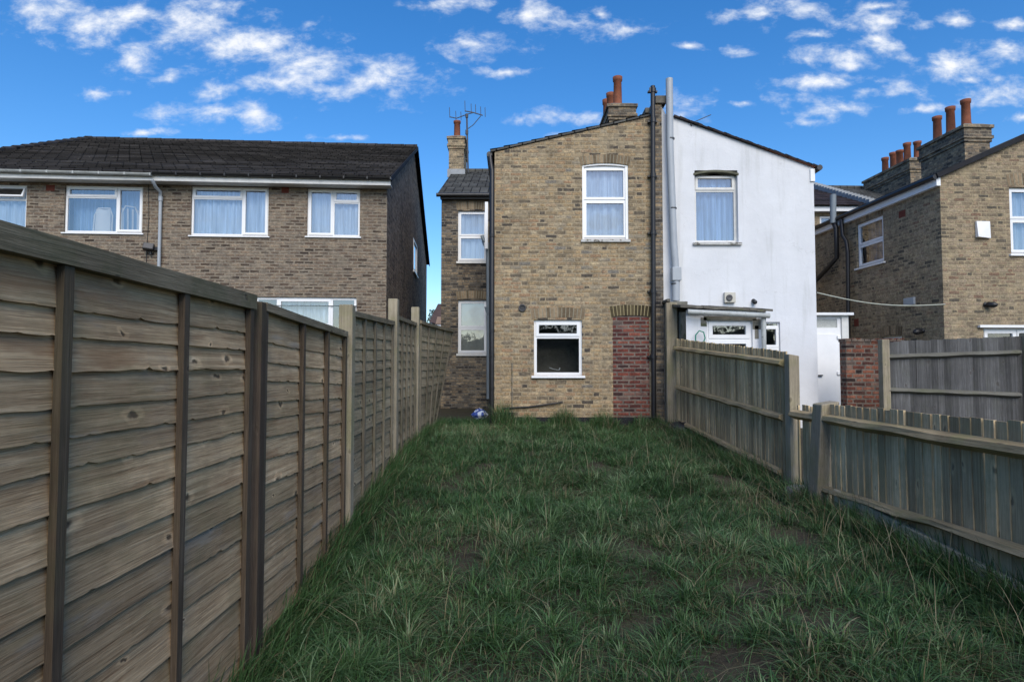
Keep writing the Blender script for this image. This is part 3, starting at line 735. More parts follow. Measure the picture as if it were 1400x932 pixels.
for i, (y0, y1, za, zb, bats, sty) in enumerate(panels):
    if i:
        (u, v, Y), (u2, v2, Y2) = pxz[i]
        za = at(u, v, Y).z; zb = at(u2, v2, Y2).z
        if i == 1: za = zb = (za + zb) / 2
        else:
            s = (zb - za) / (Y2 - Y); za, zb = za + s * (y0 - Y), zb + s * (y1 - Y2)
    zg = min(gz(FX, y0), gz(FX, y1)) - .05
    capw = .085 if i < 2 else .055
    n = int((max(za, zb) - zg - capw) / .118) + 2
    sh = None
    if i == 5:
        def sh(p, y0=y0, y1=y1, zg=zg):
            f = (p[0] - y0) / (y1 - y0); return (p[0], p[1] - .04 - (f ** 1.5) * ((p[2] - zg) * .19 - .1), p[2])
    mat = M['lap'] if sty == 0 else M['lapgrey']
    mb = MB(); board_run(mb, y0, y1, za - capw * .75, zb - capw * .75, n, .132, MXp(FX), i, sh, 70)
    labs = ['brown overlap panel beside the camera', 'widest brown overlap panel nearest the camera', 'brown overlap panel between the dark post and first pale post', 'grey weathered overlap panel between the pale posts', 'blue-grey weathered overlap panel', 'leaning grey overlap panel at the far end by the house']
    pn = mb.build('fence_panel', mat, fence, label=labs[i])
    ev = (lambda p: MXp(FX) @ Vector(sh(p))) if sh else (lambda p: MXp(FX) @ Vector(p))
    for b in bats:
        a = y0 + (y1 - y0) * b; zt = za + (zb - za) * b - capw
        bw = .021 if sty == 0 else .016
        bm = MB(); bd = .038 if sty == 0 else .036
        nseg = 10; j = random.uniform(0, 50)
        if True:
            def ring(f):
                z = zg + (zt - zg) * f; w = mnoise.noise(Vector((f * 3 + j, j, 0))) * .004
                return [ev((a - bw + w, -bd + w, z)), ev((a + bw + w, -bd, z)), ev((a + bw + w, -.012, z)), ev((a - bw + w, -.012, z))]
            bm.loft([ring(q / nseg) for q in range(nseg + 1)])
        bm.build('batten', M['batten' if sty == 0 else 'battengrey'], pn)
    # capping rail
    cm = MB(); segs = 8
    if True:
        def cr(f):
            a = y0 + (y1 - y0) * f; z = za + (zb - za) * f; w = mnoise.noise(Vector((a * 1.3, i, 0))) * .005
            return [ev((a, -.046, z - capw + w)), ev((a, .02, z - capw + w)), ev((a, .02, z + w)), ev((a, -.046 + w, z - .008 + w))]
        cm.loft([cr(q / segs) for q in range(segs + 1)])
    cm.build('capping_rail', M['cap'], pn)
def post(parent, x0, x1, y0, y1, z0, z1, mat, lean=(0, 0), label=None, slope_top=0, bev=.006):
    m = MB(); lx, ly = lean
    m.hexa([(x0, y0, z0), (x1, y0, z0), (x1, y1, z0), (x0, y1, z0)], [(x0 + lx, y0 + ly, z1), (x1 + lx, y0 + ly, z1 - slope_top), (x1 + lx, y1 + ly, z1 - slope_top), (x0 + lx, y1 + ly, z1)])
    return m.build('fence_post', M[mat], parent, label=label, bevel=bev)
# near dark double post, then pale posts
post(fence, FX - .03, FX + .05, 3.385, 3.455, -.3, at(351, 413, 3.42).z, 'post', label='dark brown post')
post(fence, FX - .04, FX + .05, 1.43, 1.465, -.3, 1.85, 'post', label='dark brown post')
post(fence, FX - .05, FX + .065, 5.25, 5.36, -.2, at(474, 417, 5.3).z, 'postgrey', label='pale post taller than the panels')
post(fence, FX - .05, FX + .06, 7.33, 7.45, 0, at(537, 409, 7.4).z, 'postgrey', label='pale post taller than the panels')
post(fence, FX - .05, FX + .06, 9.02, 9.13, 0, at(567, 420, 9.07).z, 'postgrey', label='pale post taller than the panels')

# ------------------------------------------------------------------ right closeboard fences
def closeboard(parent, a0, a1, zt0, zt1, zb0, zb1, Mx, w=.1, mat='feather', lean=.004, topj=.006, gap=0):
    mb = MB(); a = a0
    while a < a1 - .01:
        ww = w * random.uniform(.82, 1.08); b = min(a + ww, a1)
        f = (a - a0) / (a1 - a0); zt = zt0 + (zt1 - zt0) * f + random.uniform(-topj, topj); zb = zb0 + (zb1 - zb0) * f
        l = random.gauss(0, lean); d = random.uniform(0, .006)
        nseg = 5; vs = []; fs = []
        for q in range(nseg + 1):
            t = q / nseg; z = zb + (zt - zb) * t; c = mnoise.noise(Vector((a * 5, t * 2, 3))) * .006 * t; o = l * (z - zb)
            vs += [(a + o + c, -.006 - d, z), (b - .001 + o + c, -.018 - d + .004, z), (b - .001 + o + c, 0, z), (a + o + c, 0, z)]
        for q in range(nseg):
            j = 4 * q
            for e in range(4): fs.append((j + e, j + (e + 1) % 4, j + 4 + (e + 1) % 4, j + 4 + e))
        fs.append(tuple(4 * nseg + e for e in range(4)))
        mb.add(vs, fs, Mx); a = b - .004 + gap * random.random()
    return mb.build('paling_boards', M[mat], parent)
def rail(parent, a0, z0, a1, z1, Mx, h=.07, d=.055, mat='rail', base=-.022, name='rail', rough=.006, label=None):
    m = MB(); n = 14; ph = random.uniform(0, 90)
    def rg(f):
        a = a0 + (a1 - a0) * f; z = z0 + (z1 - z0) * f; w = mnoise.noise(Vector((a * 3 + ph, ph, 0))) * rough * 2
        return [(a, base, z - h / 2 + w), (a, base - d + w, z - h * .1 + w), (a, base - d * .8, z + h * .32 + w), (a, base, z + h / 2)]
    m.loft([rg(q / n) for q in range(n + 1)], Mx)
    return m.build(name, M[mat], parent, label=label)

RX = 3.0; MR = MXm(RX)
def rx(u, v): p = onX(u, v, RX); return (-p.y, p.z)   # across, z on the fence plane
fA = root('closeboard_fence', (RX, 9, .4), 'taller grey closeboard fence with three mossy rails between the lean-to and square pale post', 'fence')
a0, zt0 = rx(924, 463); a1, zt1 = rx(1076, 481)
closeboard(fA, a0, a1, zt0, zt1, gz(3, 11.5) - .05, gz(3, 6.9) - .02, MR, .098)
for (p, q) in (((926, 476), (1075, 496)), ((928, 529), (1074, 571)), ((935, 578), (1072, 646))):
    A = rx(*p); B = rx(*q); rail(fA, A[0], A[1], B[0], B[1], MR, .085, .06)
post(fA, RX - .06, RX + .05, 6.68, 6.80, -.1, at(1080, 484, 6.75).z, 'postgrey', label='square pale green-stained post', slope_top=.02)
p0 = at(918, 455, 11.55)
post(fA, p0.x - .10, p0.x + .10, 11.5, 11.62, .1, at(918, 414, 11.55).z, 'postgrey', label='broad battered post against the house wall')
fB = root('closeboard_fence', (RX, 4.5, .2), 'lower blue-grey closeboard fence with gravel board at right edge beyond the leaning post', 'fence')
a0, zt0 = rx(1136, 552); a1, zt1 = rx(1400, 577); sl = (zt1 - zt0) / (a1 - a0); aE = -.4; 
closeboard(fB, a0, aE, zt0, zt0 + sl * (aE - a0), .12, .0, MR, .105, topj=.007)
aS, zS = rx(1090, 556)
closeboard(fB, aS + .02, aS + .07, zS + .02, zS, .2, .2, MR, .05); 
bx = closeboard(fB, aS + .12, aS + .34, zS + .03, zS + .02, .2, .2, MR, .1, lean=.02)
bx['label'] = 'loose boards with gaps beside the leaning post'
for (p, q, hh) in (((1090, 566), (1400, 616), .1), ((1130, 668), (1400, 752), .075)):
    A = rx(*p); B = rx(*q); s = (B[1] - A[1]) / (B[0] - A[0]); rail(fB, A[0], A[1], aE, A[1] + s * (aE - A[0]), MR, hh, .075, rough=.012)
A = rx(1150, 668); B = rx(1400, 793); s = (B[1] - A[1]) / (B[0] - A[0])
gm = MB(); gm.hexa([(A[0], -.075, A[1] - .25), (aE, -.075, A[1] + s * (aE - A[0]) - .25), (aE, -.03, A[1] + s * (aE - A[0]) - .25), (A[0], -.03, A[1] - .25)],
                   [(A[0], -.075, A[1]), (aE, -.075, A[1] + s * (aE - A[0])), (aE, -.03, A[1] + s * (aE - A[0])), (A[0], -.03, A[1])], MR)
gm.build('gravel_board', M['concrete'], fB, bevel=.008)
pl = at(1120, 552, 6.05); pb_ = at(1108, 665, 6.05)
post(fB, RX - .15, RX + .02, 6.0, 6.19, -.1, pl.z, 'postgrey', lean=(.06, -.07), label='leaning broken-topped post', slope_top=-.03, bev=.012)

# neighbour's far fence
fyC = 8.6
fC = root('closeboard_fence', (6, fyC, .4), 'dark grey closeboard fence with two rails standing in front of the right hand house', 'fence')
def cy(u, v): p = at(u, v, fyC); return (p.x, p.z)
a0, zt0 = cy(1207, 467); a1, zt1 = cy(1396, 459); sl = (zt1 - zt0) / (a1 - a0)
closeboard(fC, a0 + .06, a1, zt0, zt1, .2, .2, MF(fyC), .1, 'feather2')
closeboard(fC, a1 + .1, a1 + 2.2, zt1 + .03, zt1 + .06, .2, .2, MF(fyC), .1, 'feather2')
for (p, q) in (((1212, 488), (1392, 482)), ((1212, 533), (1392, 540)), ):
    A = cy(*p); B = cy(*q); rail(fC, A[0], A[1], B[0], B[1], MF(fyC), .075, .05, 'railx')
    rail(fC, B[0] + .12, B[1], B[0] + 2.2, B[1] + .05, MF(fyC), .075, .05, 'railx')
post(fC, a0 - .05, a0 + .05, fyC - .07, fyC + .04, .1, cy(1210, 464)[1], 'postgrey')
post(fC, a1 + .0, a1 + .1, fyC - .08, fyC + .04, .1, cy(1394, 455)[1], 'postgrey')

# ------------------------------------------------------------------ main yellow brick house
MY = 11.9
H1 = root('brick_house', (1.2, MY, .4), 'yellow stock brick house in the middle with a bricked-up doorway and black pipes', 'house', group='terraced houses')
def my(u, v, Y=MY): p = at(u, v, Y); return p.x, p.z
xL = my(676, 400)[0]; xR = my(896, 400)[0]
zL = my(676, 208)[1]; zR = my(896, 158)[1]
def rect(u0, v0, u1, v1, Y=MY):
    a = at((u0 + u1) / 2, v1, Y); x0 = at(u0, (v0 + v1) / 2, Y).x; x1 = at(u1, (v0 + v1) / 2, Y).x
    return (x0, x1, at((u0 + u1) / 2, v1, Y).z, at((u0 + u1) / 2, v0, Y).z)
hU = rect(796, 223, 859, 327); hG = rect(730, 437, 796, 513); hD = rect(838, 431, 888, 571)
mb = MB(); wall(mb, [(xL, zL), (xR, zR)], -.2, [hU, hG, hD], MF(MY), .12)
wall(mb, [(-17.6, zL), (-MY, zL)], -.2, [], MXm(xL), .1)
wall(mb, [(MY, zR), (17.6, zR)], -.2, [], MXp(xR), .1)
wo = mb.build('wall', M['stock'], H1)
mb = MB(); mb.box(hD[0] + .001, hD[1] - .001, MY + .012, MY + .1, hD[2] - .3, hD[3] - .001); mb.build('doorway_infill', M['red'], H1, label='red brick filling the old doorway')
mb = MB(); mb.box(xL - .01, xR, MY - .035, MY - .002, -.1, my(700, 570)[1]); mb.build('plinth', M['darkstain'], H1)
mb = MB(); a = my(676, 573); b = my(702, 563); mb.box(a[0], b[0], MY - .12, MY - .04, 0, b[1]); mb.build('step', M['darkstain'], H1, bevel=.01)
# patch of render at the foot of the wall
Wd = window(H1, MF(MY), hU[0], hU[1], hU[2], hU[3] - .045, [(0, 1, 0, .535, 1), (0, 1, .535, 1, 1)], .06, curtain='curtain', sill=('sillold', .03, .045, .06), fw=.05, sw=.035, label='upper sash window with white net curtain')
mb = MB(); arc_strip(mb, hU[0], hU[1], hU[3] - .045, .042, .03, MY + .015, MY + .1, I4, flat_top=None); mb.box(hU[0], hU[0] + .035, MY + .02, MY + .058, hU[2], hU[3] - .045); mb.box(hU[1] - .05, hU[1], MY + .02, MY + .058, hU[2], hU[3] - .045); mb.build('window_surround', M['upvc'], H1)
mb = MB(); arc_strip(mb, hU[0] + .001, hU[1] - .001, hU[3] - .05, .04, .03, MY + .062, MY + .12, I4, flat_top=hU[3] - .06); mb.build('head_infill', M['upvc_old'], H1)
arch(H1, MF(MY), hU[0], hU[1], hU[3] - .05, .05, .17, 15, 'vouss', ext=.03)
Wd = window(H1, MF(MY), *hG, [(0, 1, 0, .69, 0), (0, 1, .69, 1, 1)], .05, curtain=None, sill=('upvc', .05, .055, .05), fw=.055, sw=.04, label='small ground floor window with a dark room behind')
arch(H1, MF(MY), hG[0] - .02, hG[1] + .02, hG[3] + .012, .035, .19, 14, 'vouss', ext=.02)
arch(H1, MF(MY), hD[0] - .01, hD[1] + .01, hD[3] - .03, .03, .2, 12, 'vouss_dark', 'mortary', ext=.02, y=-.008, name='door_arch')
# a few things on the inside sill of the dark window
mb = MB(); q = my(757, 506, MY + .18); mb.tube([(q[0] - .08, MY + .18, q[1] + .05), (q[0], MY + .18, q[1] + .02), (q[0] + .1, MY + .2, q[1] + .0)], .008, 8); mb.tube([(q[0] + .1, MY + .18, q[1]), (q[0] + .12, MY + .18, q[1] + .05)], .012, 8)
tag(mb.build('brush', M['white'], None, (q[0], MY + .18, q[1])), 'small white brush lying inside the dark ground floor window', 'brush')
# dark room box behind
mb = MB(); x0, x1, z0, z1 = hG; mb.box(x0 - .8, x1 + .8, MY + 1.1, MY + 1.2, z0 - .5, z1 + .3); mb.build('inner_wall', M['dark'], H1)
# vent
mb = MB(); q = at(714, 421, MY); mb.lathe((0, 0, 0), [(.07, .0), (.07, .03), (.05, .03), (.05, -.02)], 20, Matrix.Translation((q.x, MY, q.z)) @ Matrix.Rotation(R(90), 4, 'X')); vo = mb.build('vent', M['darkmetal'], H1)
mb = MB(); mb.lathe((0, 0, 0), [(.05, .01), (.0, .01)], 20, Matrix.Translation((q.x, MY, q.z)) @ Matrix.Rotation(R(90), 4, 'X')); mb.build('vent_core', M['blackpipe'], vo)
# pipe stub low on the wall and old cable
mb = MB(); a = at(686, 558, MY - .03); b = at(722, 556, MY - .03); c = at(768, 550, MY - .05); mb.tube([a, b, c], .015, 8); mb.build('waste_pipe', M['blackpipe'], H1)
mb = MB(); a = at(700, 496, MY - .012); b = at(700, 566, MY - .012); mb.tube([a, b], .009, 6); mb.build('cable', M['greyrender'], H1)
# roof
def outrig_roof(parent, x0, z0, x1, z1, y0, y1, mat, n=12, t=.05):
    m = MB(); slope(m, (x0, y1, z0 + t), (x0, y0, z0 + t), (x1, y0, z1 + t), (x1, y1, z1 + t), n)
    m.hexa([(x0, y0, z0 - .0), (x1, y0, z1 - .0), (x1, y1, z1 - .0), (x0, y1, z0 - .0)], [(x0, y0, z0 + t), (x1, y0, z1 + t), (x1, y1, z1 + t), (x0, y1, z0 + t)])
    return m.build('roof', M[mat], parent)
outrig_roof(H1, xL - .08, zL - .005, xR, zR + .005, MY - .03, 17.6, 'slate', 12, .035)
mb = MB(); mb.tube([(xL - .1, MY + .0, zL - .04), (xL - .1, 17.4, zL - .04)], .055, 10); mb.build('gutter', M['blackgutter'], H1)
mb = MB(); pX = my(678, 400)[0] - .0; mb.tube([(xL - .09, MY + .03, zL - .05), (xL - .07, MY - .0, zL - .22), (xL - .045, MY - .05, zL - .38), (xL - .045, MY - .05, .4)], .04, 12)
dp = mb.build('drainpipe', M['blackpipe'], H1, label='black drainpipe at the left corner')
for v in (322, 452, 485, 530):
    m2 = MB(); q = at(677, v, MY - .05); m2.tube([(xL - .045, MY - .05, q.z - .03), (xL - .045, MY - .05, q.z + .03)], .05, 12); m2.build('collar', M['blackpipe'], dp)
# soil pipe on the right corner
def px_pipe(parent, pts, Y, r, mat, name='drainpipe', label=None, seg=12):
    m = MB(); m.tube([at(u, v, Y) for u, v in pts], r, seg); return m.build(name, M[mat], parent, label=label)
sp = px_pipe(H1, [(892.5, 118), (893, 300), (894, 572)], MY - .1, .045, 'blackpipe', 'soil_pipe', 'tall black soil pipe rising above the roof')
for v in (124, 165, 240, 318, 398, 487):
    m2 = MB(); q = at(893, v, MY - .1); m2.tube([(q.x, q.y, q.z - .04), (q.x, q.y, q.z + .04)], .056, 12); m2.box(q.x - .09, q.x + .09, q.y + .03, q.y + .098, q.z - .015, q.z + .015); m2.build('collar', M['blackpipe'], sp)
m2 = MB(); q = at(890, 123, MY - .1); m2.box(q.x - .03, q.x + .03, q.y - .02, q.y + .02, q.z - .05, q.z + .04); m2.build('pipe_cap', M['blackpipe'], sp)
# brick pier between the houses and party wall parapet
xP = my(906, 300)[0]
mb = MB(); mb.box(xR - .005, xP, MY - .005, MY + .4, -.2, my(900, 142)[1])
zt = my(900, 142)[1]
mb.hexa([(xR, MY + .4, 3), (xP, MY + .4, 3), (xP, 17, 3), (xR, 17, 3)], [(xR, MY + .4, zt - .05), (xP, MY + .4, zt - .05), (xP, 17, zt + .1), (xR, 17, zt + .1)])
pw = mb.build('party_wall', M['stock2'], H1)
mb = MB(); a = my(897, 141); b = my(909, 132); mb.box(a[0] - .02, b[0] + .02, MY - .05, MY + .5, a[1] - .02, b[1]); mb.box(xR - .05, xP + .04, MY + .5, 17, zt + .03, zt + .14); mb.build('coping', M['mossroof'], pw, bevel=.01)
# chimney over the party wall
q = at(850, 150, 16.5); x0 = at(833, 150, 16.5).x; x1 = at(868, 150, 16.5).x; zc = at(850, 143, 16.5).z
pots = []
for (u, v0, v1, Y) in ((844.5, 106, 140, 16.9), (835, 128, 140, 17.9), (829.5, 137, 146, 18.8)):
    c = at(u, v1, Y); pots.append((c.x, Y, at(u, v0, Y).z - zc - .08))
ch = chimney(H1, x0, x1, 16.5, 19.6, 5, zc, pots, 1, pr=.135)
# rear part of the house at the left
BY = 17.5
xa = at(603, 400, BY).x; ze = at(635, 267, BY).z; xb = xL + .02
w1 = rect(626, 288, 666, 357, BY); w2 = rect(626, 410, 666, 483, BY)
mb = MB(); wall(mb, [(xa, ze), (xb, ze)], -.1, [w1, w2], MF(BY), .1)
rz = at(650, 234, 22).z; ry = 22.0
wall(mb, [(-26.5, ze), (-ry, rz), (-BY, ze)], -.1, [], MXm(xa), .1)
mb.quad((xa, 26.5, -.1), (9.9, 26.5, -.1), (9.9, 26.5, ze), (xa, 26.5, ze))
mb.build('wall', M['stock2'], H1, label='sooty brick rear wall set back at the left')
window(H1, MF(BY), *w1, [(0, 1, 0, .5, 1), (0, 1, .5, 1, 1)], .07, curtain='curtain', fw=.05, sw=.035, sill=('upvc_old', .04, .05, .07), label='set-back upper sash window')
window(H1, MF(BY), *w2, [(0, 1, 0, .48, 1), (0, 1, .48, 1, 1)], .07, curtain='blind', fw=.05, sw=.035, cgap=.08, cfold=5, sill=('upvc_old', .04, .05, .07), glass='glass', label='set-back lower sash window with pale blind')
arch(H1, MF(BY), w1[0] - .03, w1[1] + .03, w1[3] + .01, .03, .22, 13, 'vouss'); arch(H1, MF(BY), w2[0] - .03, w2[1] + .03, w2[3] + .01, .03, .22, 13, 'vouss')
mb = MB(); slope(mb, (xa - .1, BY - .18, ze - .02), (xR, BY - .18, ze - .02), (xR, ry, rz), (xa - .1, ry, rz), 20); slope(mb, (xR, 26.7, ze), (xa - .1, 26.7, ze), (xa - .1, ry, rz), (xR, ry, rz), 20)
mb.tube([(xa - .1, ry, rz + .0), (xR, ry, rz + .0)], .09, 8)
mb.build('roof', M['slate'], H1)
mb = MB(); mb.tube([(xa - .12, BY - .22, ze - .05), (xb, BY - .22, ze - .05)], .055, 8); mb.box(xa - .02, xb, BY - .16, BY - .01, ze - .14, ze - .03); mb.build('gutter', M['blackgutter'], H1)
q0 = at(613.5, 236, 21.2); q1 = at(634, 236, 21.2); zc = at(624, 187, 21.2).z
chimney(H1, q0.x, q1.x, 21.2, 22.6, at(620, 245, 21.2).z - 1, zc, [(at(625, 180, 21.6).x, 21.6, at(625, 166, 21.6).z - zc - .08)], 1, 'stock3', .13)
mb = MB(); mb.box(q0.x - .04, q1.x + .05, 21.12, 21.19, at(620, 243, 21.2).z, at(620, 232, 21.2).z); mb.build('flashing', M['lead'], H1)
dpp = px_pipe(H1, [(659, 322), (661, 328), (667, 333), (667.5, 440), (667.5, 545)], BY - .25, .05, 'bluepipe', label='grey downpipe on the set-back wall')
m2 = MB(); q = at(668, 420, BY - .25); m2.hexa([(q.x - .05, q.y - .06, q.z - .2), (q.x + .05, q.y - .06, q.z - .2), (q.x + .05, q.y + .06, q.z - .2), (q.x - .05, q.y + .06, q.z - .2)], [(q.x - .12, q.y - .1, q.z), (q.x + .12, q.y - .1, q.z), (q.x + .12, q.y + .1, q.z), (q.x - .12, q.y + .1, q.z)]); m2.build('hopper', M['bluepipe'], dpp)
mb = MB(); a = at(663, 276, BY - .4); b = at(667, 340, BY - .4); mb.box(a.x, b.x, a.y, a.y + .05, b.z, a.z); mb.build('trim_board', M['upvc'], H1)
px_pipe(H1, [(671.5, 250), (671.5, 545)], 14.5, .045, 'blackpipe', label='black pipe in the side passage')
# aerial
aer = MB(); A = lambda u, v: at(u, v, 21.0)
aer.tube([A(640, 236), A(638.2, 158)], .028, 6)
aer.tube([A(636, 152), A(647, 154), A(660, 158)], .018, 6); aer.tube([A(615, 160), A(624, 162), A(640, 156), A(648, 154)], .016, 6); aer.tube([A(640, 176), A(647, 171), A(657, 159)], .014, 6)
for u, v0, v1 in ((635.5, 138, 153), (644, 142, 155), (650, 143, 156), (657, 146, 159), (663, 147, 160), (614.5, 147, 161), (623, 152, 164), (630, 153, 164)):
    aer.tube([A(u, v0), A(u + .4, v1)], .011, 5)
aer.tube([A(636, 218), A(640, 218)], .02, 6); aer.tube([A(638.2, 184), A(638.3, 178)], .05, 8); aer.tube([A(638.2, 161), A(638.2, 156)], .05, 8)
tag(aer.build('tv_aerial', M['darkmetal'], None, tuple(A(640, 236))), 'spindly dark television aerial on a mast beside the small chimney', 'aerial')
# crumpled bag in the passage
mb = MB(); q = at(656, 545, 13.5); g0 = gz(q.x, 13.5)
vs = []; fs = []
for i in range(7):
    for k in range(12):
        t = k / 12 * 2 * math.pi; f = i / 6 * math.pi; r = .17 * math.sin(f) * (1 + .35 * mnoise.noise(Vector((math.cos(t) * 2, math.sin(t) * 2, i * .9))))
        vs.append((q.x + r * math.cos(t), 13.5 + r * math.sin(t), g0 + .12 - .13 * math.cos(f) * (1 + .25 * mnoise.noise(Vector((t, i, 2))))))
for i in range(6):
    for k in range(12): fs.append((i * 12 + k, i * 12 + (k + 1) % 12, i * 12 + 12 + (k + 1) % 12, i * 12 + 12 + k))
mb.add(vs, fs); tag(mb.build('bag', M['bag'], None, (q.x, 13.5, g0)), 'crumpled blue and white bag lying in the dark side passage', 'bag')

# ------------------------------------------------------------------ white rendered house
WY = MY + .05
H2 = root('rendered_house', (4.3, WY, .4), 'white rendered house joined to the brick house with a tall pale grey flue', 'house', group='terraced houses')
def wy(u, v): p = at(u, v, WY); return p.x, p.z
pA = wy(902, 138); pB = wy(910, 156); pC = wy(921, 161); pD = wy(1114.5, 229)
xw0 = xP + .001; xw1 = wy(1115.5, 390)[0]
wU = rect(950, 233, 1009, 331, WY); wR = rect(1040, 440, 1067, 500, WY)
mb = MB(); wall(mb, [(xw0 - .04, pA[1]), (pB[0], pB[1]), (pC[0], pC[1]), (xw1, pD[1])], -.2, [wU, wR], MF(WY), .12)
wall(mb, [(WY, pD[1]), (17.5, pD[1])], -.2, [], MXp(xw1)); mb.build('wall', M['render'], H2)
mb = MB()
n = 26
for k in range(n):
    f0 = k / n; f1 = (k + 1) / n
    x0 = pC[0] + (xw1 + .08 - pC[0]) * f0; x1 = pC[0] + (xw1 + .08 - pC[0]) * f1
    sl = (pD[1] - pC[1]) / (xw1 - pC[0]); z0 = pC[1] + sl * (x0 - pC[0]); z1 = pC[1] + sl * (x1 - pC[0]); j = random.uniform(0, .012)
    mb.hexa([(x0, WY - .06, z0 + .004), (x1 + .01, WY - .06, z1 + .004), (x1 + .01, 17.6, z1 + .004), (x0, 17.6, z0 + .004)], [(x0, WY - .06 - j, z0 + .035 + j), (x1 + .01, WY - .06 - j, z1 + .025 + j), (x1 + .01, 17.6, z1 + .025), (x0, 17.6, z0 + .035)])
mb.build('roof', M['tiledark'], H2)
mb = MB(); mb.beam((pC[0] + .1, WY - .03, pC[1] - .005), (xw1 + .02, WY - .03, pD[1] - .005), .04, .014); mb.build('verge', M['terra'], H2)
mb = MB(); q = at(1117, 238, WY - .02); mb.box(xw1 - .07, xw1 + .015, WY - .03, WY + .1, q.z - .14, q.z + .1); mb.build('corner_trim', M['upvc'], H2)
mb = MB(); a = at(1113, 238, WY + .1); mb.tube([(xw1 + .08, WY - .1, pD[1] - .03), (xw1 + .08, 17.4, pD[1] - .03)], .055, 8); mb.build('gutter', M['blackgutter'], H2)
window(H2, MF(WY), wU[0], wU[1] - .0, wU[2], wU[3] - .05, [(0, 1, 0, .76, 0), (0, 1, .76, 1, 1)], .09, curtain='curtainblue', fm='upvc_old', fw=.05, sw=.035, sill=('sillold', .05, .05, .06), label='upper window with closed pale curtain')
mb = MB(); arc_strip(mb, wU[0] - .02, wU[1] + .02, wU[3] - .055, .06, .04, WY - .015, WY + .12, I4, flat_top=None); mb.build('window_arch', M['archhead'], H2)
mb = MB(); arc_strip(mb, wU[0], wU[1], wU[3] - .09, .04, .03, WY + .09, WY + .13, I4, flat_top=wU[3] - .09); mb.build('head_infill', M['upvc_old'], H2)
window(H2, MF(WY), *wR, [(0, 1, 0, .42, 1), (0, 1, .42, .9, 1), (0, 1, .9, 1, 0)], .05, curtain=None, fw=.03, sw=.035, sill=None, label='narrow ground floor window')
# flue
fl = px_pipe(H2, [(915, 108), (916, 200), (921, 330), (924, 372)], WY - .15, .068, 'greypipe', 'flue', seg=16)
m2 = MB(); q = at(924, 375, WY - .15); m2.box(q.x - .085, q.x + .085, q.y - .09, q.y + .08, at(924, 384, q.y).z, at(924, 366, q.y).z); m2.build('flue_box', M['greypipe'], fl, bevel=.008)
px_pipe(fl, [(924, 380), (924, 411)], WY - .15, .075, 'greypipe', 'flue_base')
m2 = MB()
for v in (190, 285, 388):
    q = at(917 + (v - 190) * .03, v, WY - .15); m2.tube([(q.x, q.y, q.z - .012), (q.x, q.y, q.z + .012)], .074, 14)
m2.build('collar', M['darkmetal'], fl)
# stray thin aerial rod on the verge
mb = MB(); mb.tube([at(944, 169, WY - .02), at(972, 157, WY - .02)], .008, 5); mb.tube([at(944, 169, WY - .02), at(946, 172, WY - .02)], .012, 5); mb.build('thin_rod', M['darkmetal'], H2)
# boiler vent and black vent
mb = MB(); r = rect(989, 400, 1004, 414, WY); mb.box(r[0], r[1], WY - .08, WY - .002, r[2], r[3]); vb = mb.build('boiler_vent', M['cream'], H2, bevel=.008)
mb = MB(); q = at(997, 407, WY - .08); mb.lathe((0, 0, 0), [(.06, 0), (.06, .02), (.045, .02), (.0, .012)], 16, Matrix.Translation((q.x, WY - .08, q.z)) @ Matrix.Rotation(R(90), 4, 'X')); mb.build('vent_core', M['darkmetal'], vb)
mb = MB(); q = at(1030, 411, WY); mb.lathe((0, 0, 0), [(.04, 0), (.04, .1), (.0, .11)], 12, Matrix.Translation((q.x, WY, q.z)) @ Matrix.Rotation(R(115), 4, 'X')); mb.build('vent', M['blackpipe'], H2)
# pier and lean-to
PY = 11.62
mb = MB(); a = at(926, 412, PY); b = at(940, 412, PY); mb.box(xP + .02, b.x, PY, WY - .002, -.1, a.z); mb.build('pier', M['greyrender'], H2)
LY = 11.05
x0 = at(938, 440, LY).x; x1 = at(1045, 440, LY).x; zt = at(990, 428, LY).z
wl = rect(967, 437, 1029, 500, LY)
mb = MB(); wall(mb, [(x0, zt + .02), (x1, zt - .02)], -.1, [wl], MF(LY), .06)
wall(mb, [(LY, zt - .02), (WY - .01, zt + .1)], -.1, [], MXp(x1)); lw = mb.build('lean_to', M['render'], H2, label='white lean-to with mossy roof')
mb = MB(); wall(mb, [(-WY + .01, zt + .1), (-LY, zt + .02)], -.1, [], MXm(x0)); mb.build('lean_to_side', M['greyrender'], H2)
window(H2, MF(LY), *wl, [(0, 1, 0, .58, 1), (0, 1, .58, 1, 1)], .04, curtain=None, fw=.05, sw=.055, sill=None, label='wide low window of the lean-to')
mb = MB(); 
for (u0, v0, u1, v1) in ((962, 432, 1034, 438), (958, 434, 966, 446), (1029, 436, 1040, 450), (1032, 445, 1037, 463)):
    a = at(u0, v1, LY); b = at(u1, v0, LY); mb.box(a.x, b.x, LY - .006, LY - .001, a.z, b.z)
mb.build('mortar_patch', M['greyrender'], lw)
a = at(940, 420, LY - .12); b = at(1047, 426, LY - .12)
mb = MB(); n = 12
for k in range(n):
    f0 = k / n; f1 = (k + 1) / n; xa_ = x0 - .13 + (x1 + .1 - x0 + .13) * f0; xb_ = x0 - .13 + (x1 + .1 - x0 + .13) * f1; za_ = a.z + (b.z - a.z) * f0 + random.uniform(-.008, .008); zb_ = a.z + (b.z - a.z) * f1 + random.uniform(-.008, .008)
    j = random.uniform(-.012, .012)
    mb.hexa([(xa_, LY - .13 + j, za_), (xb_, LY - .13 + j, zb_), (xb_, WY - .003, zb_ + .12), (xa_, WY - .003, za_ + .12)], [(xa_, LY - .13 + j, za_ + .04), (xb_, LY - .13 + j, zb_ + .04), (xb_, WY - .003, zb_ + .17), (xa_, WY - .003, za_ + .17)])
mb.build('lean_to_roof', M['mossroof'], H2)
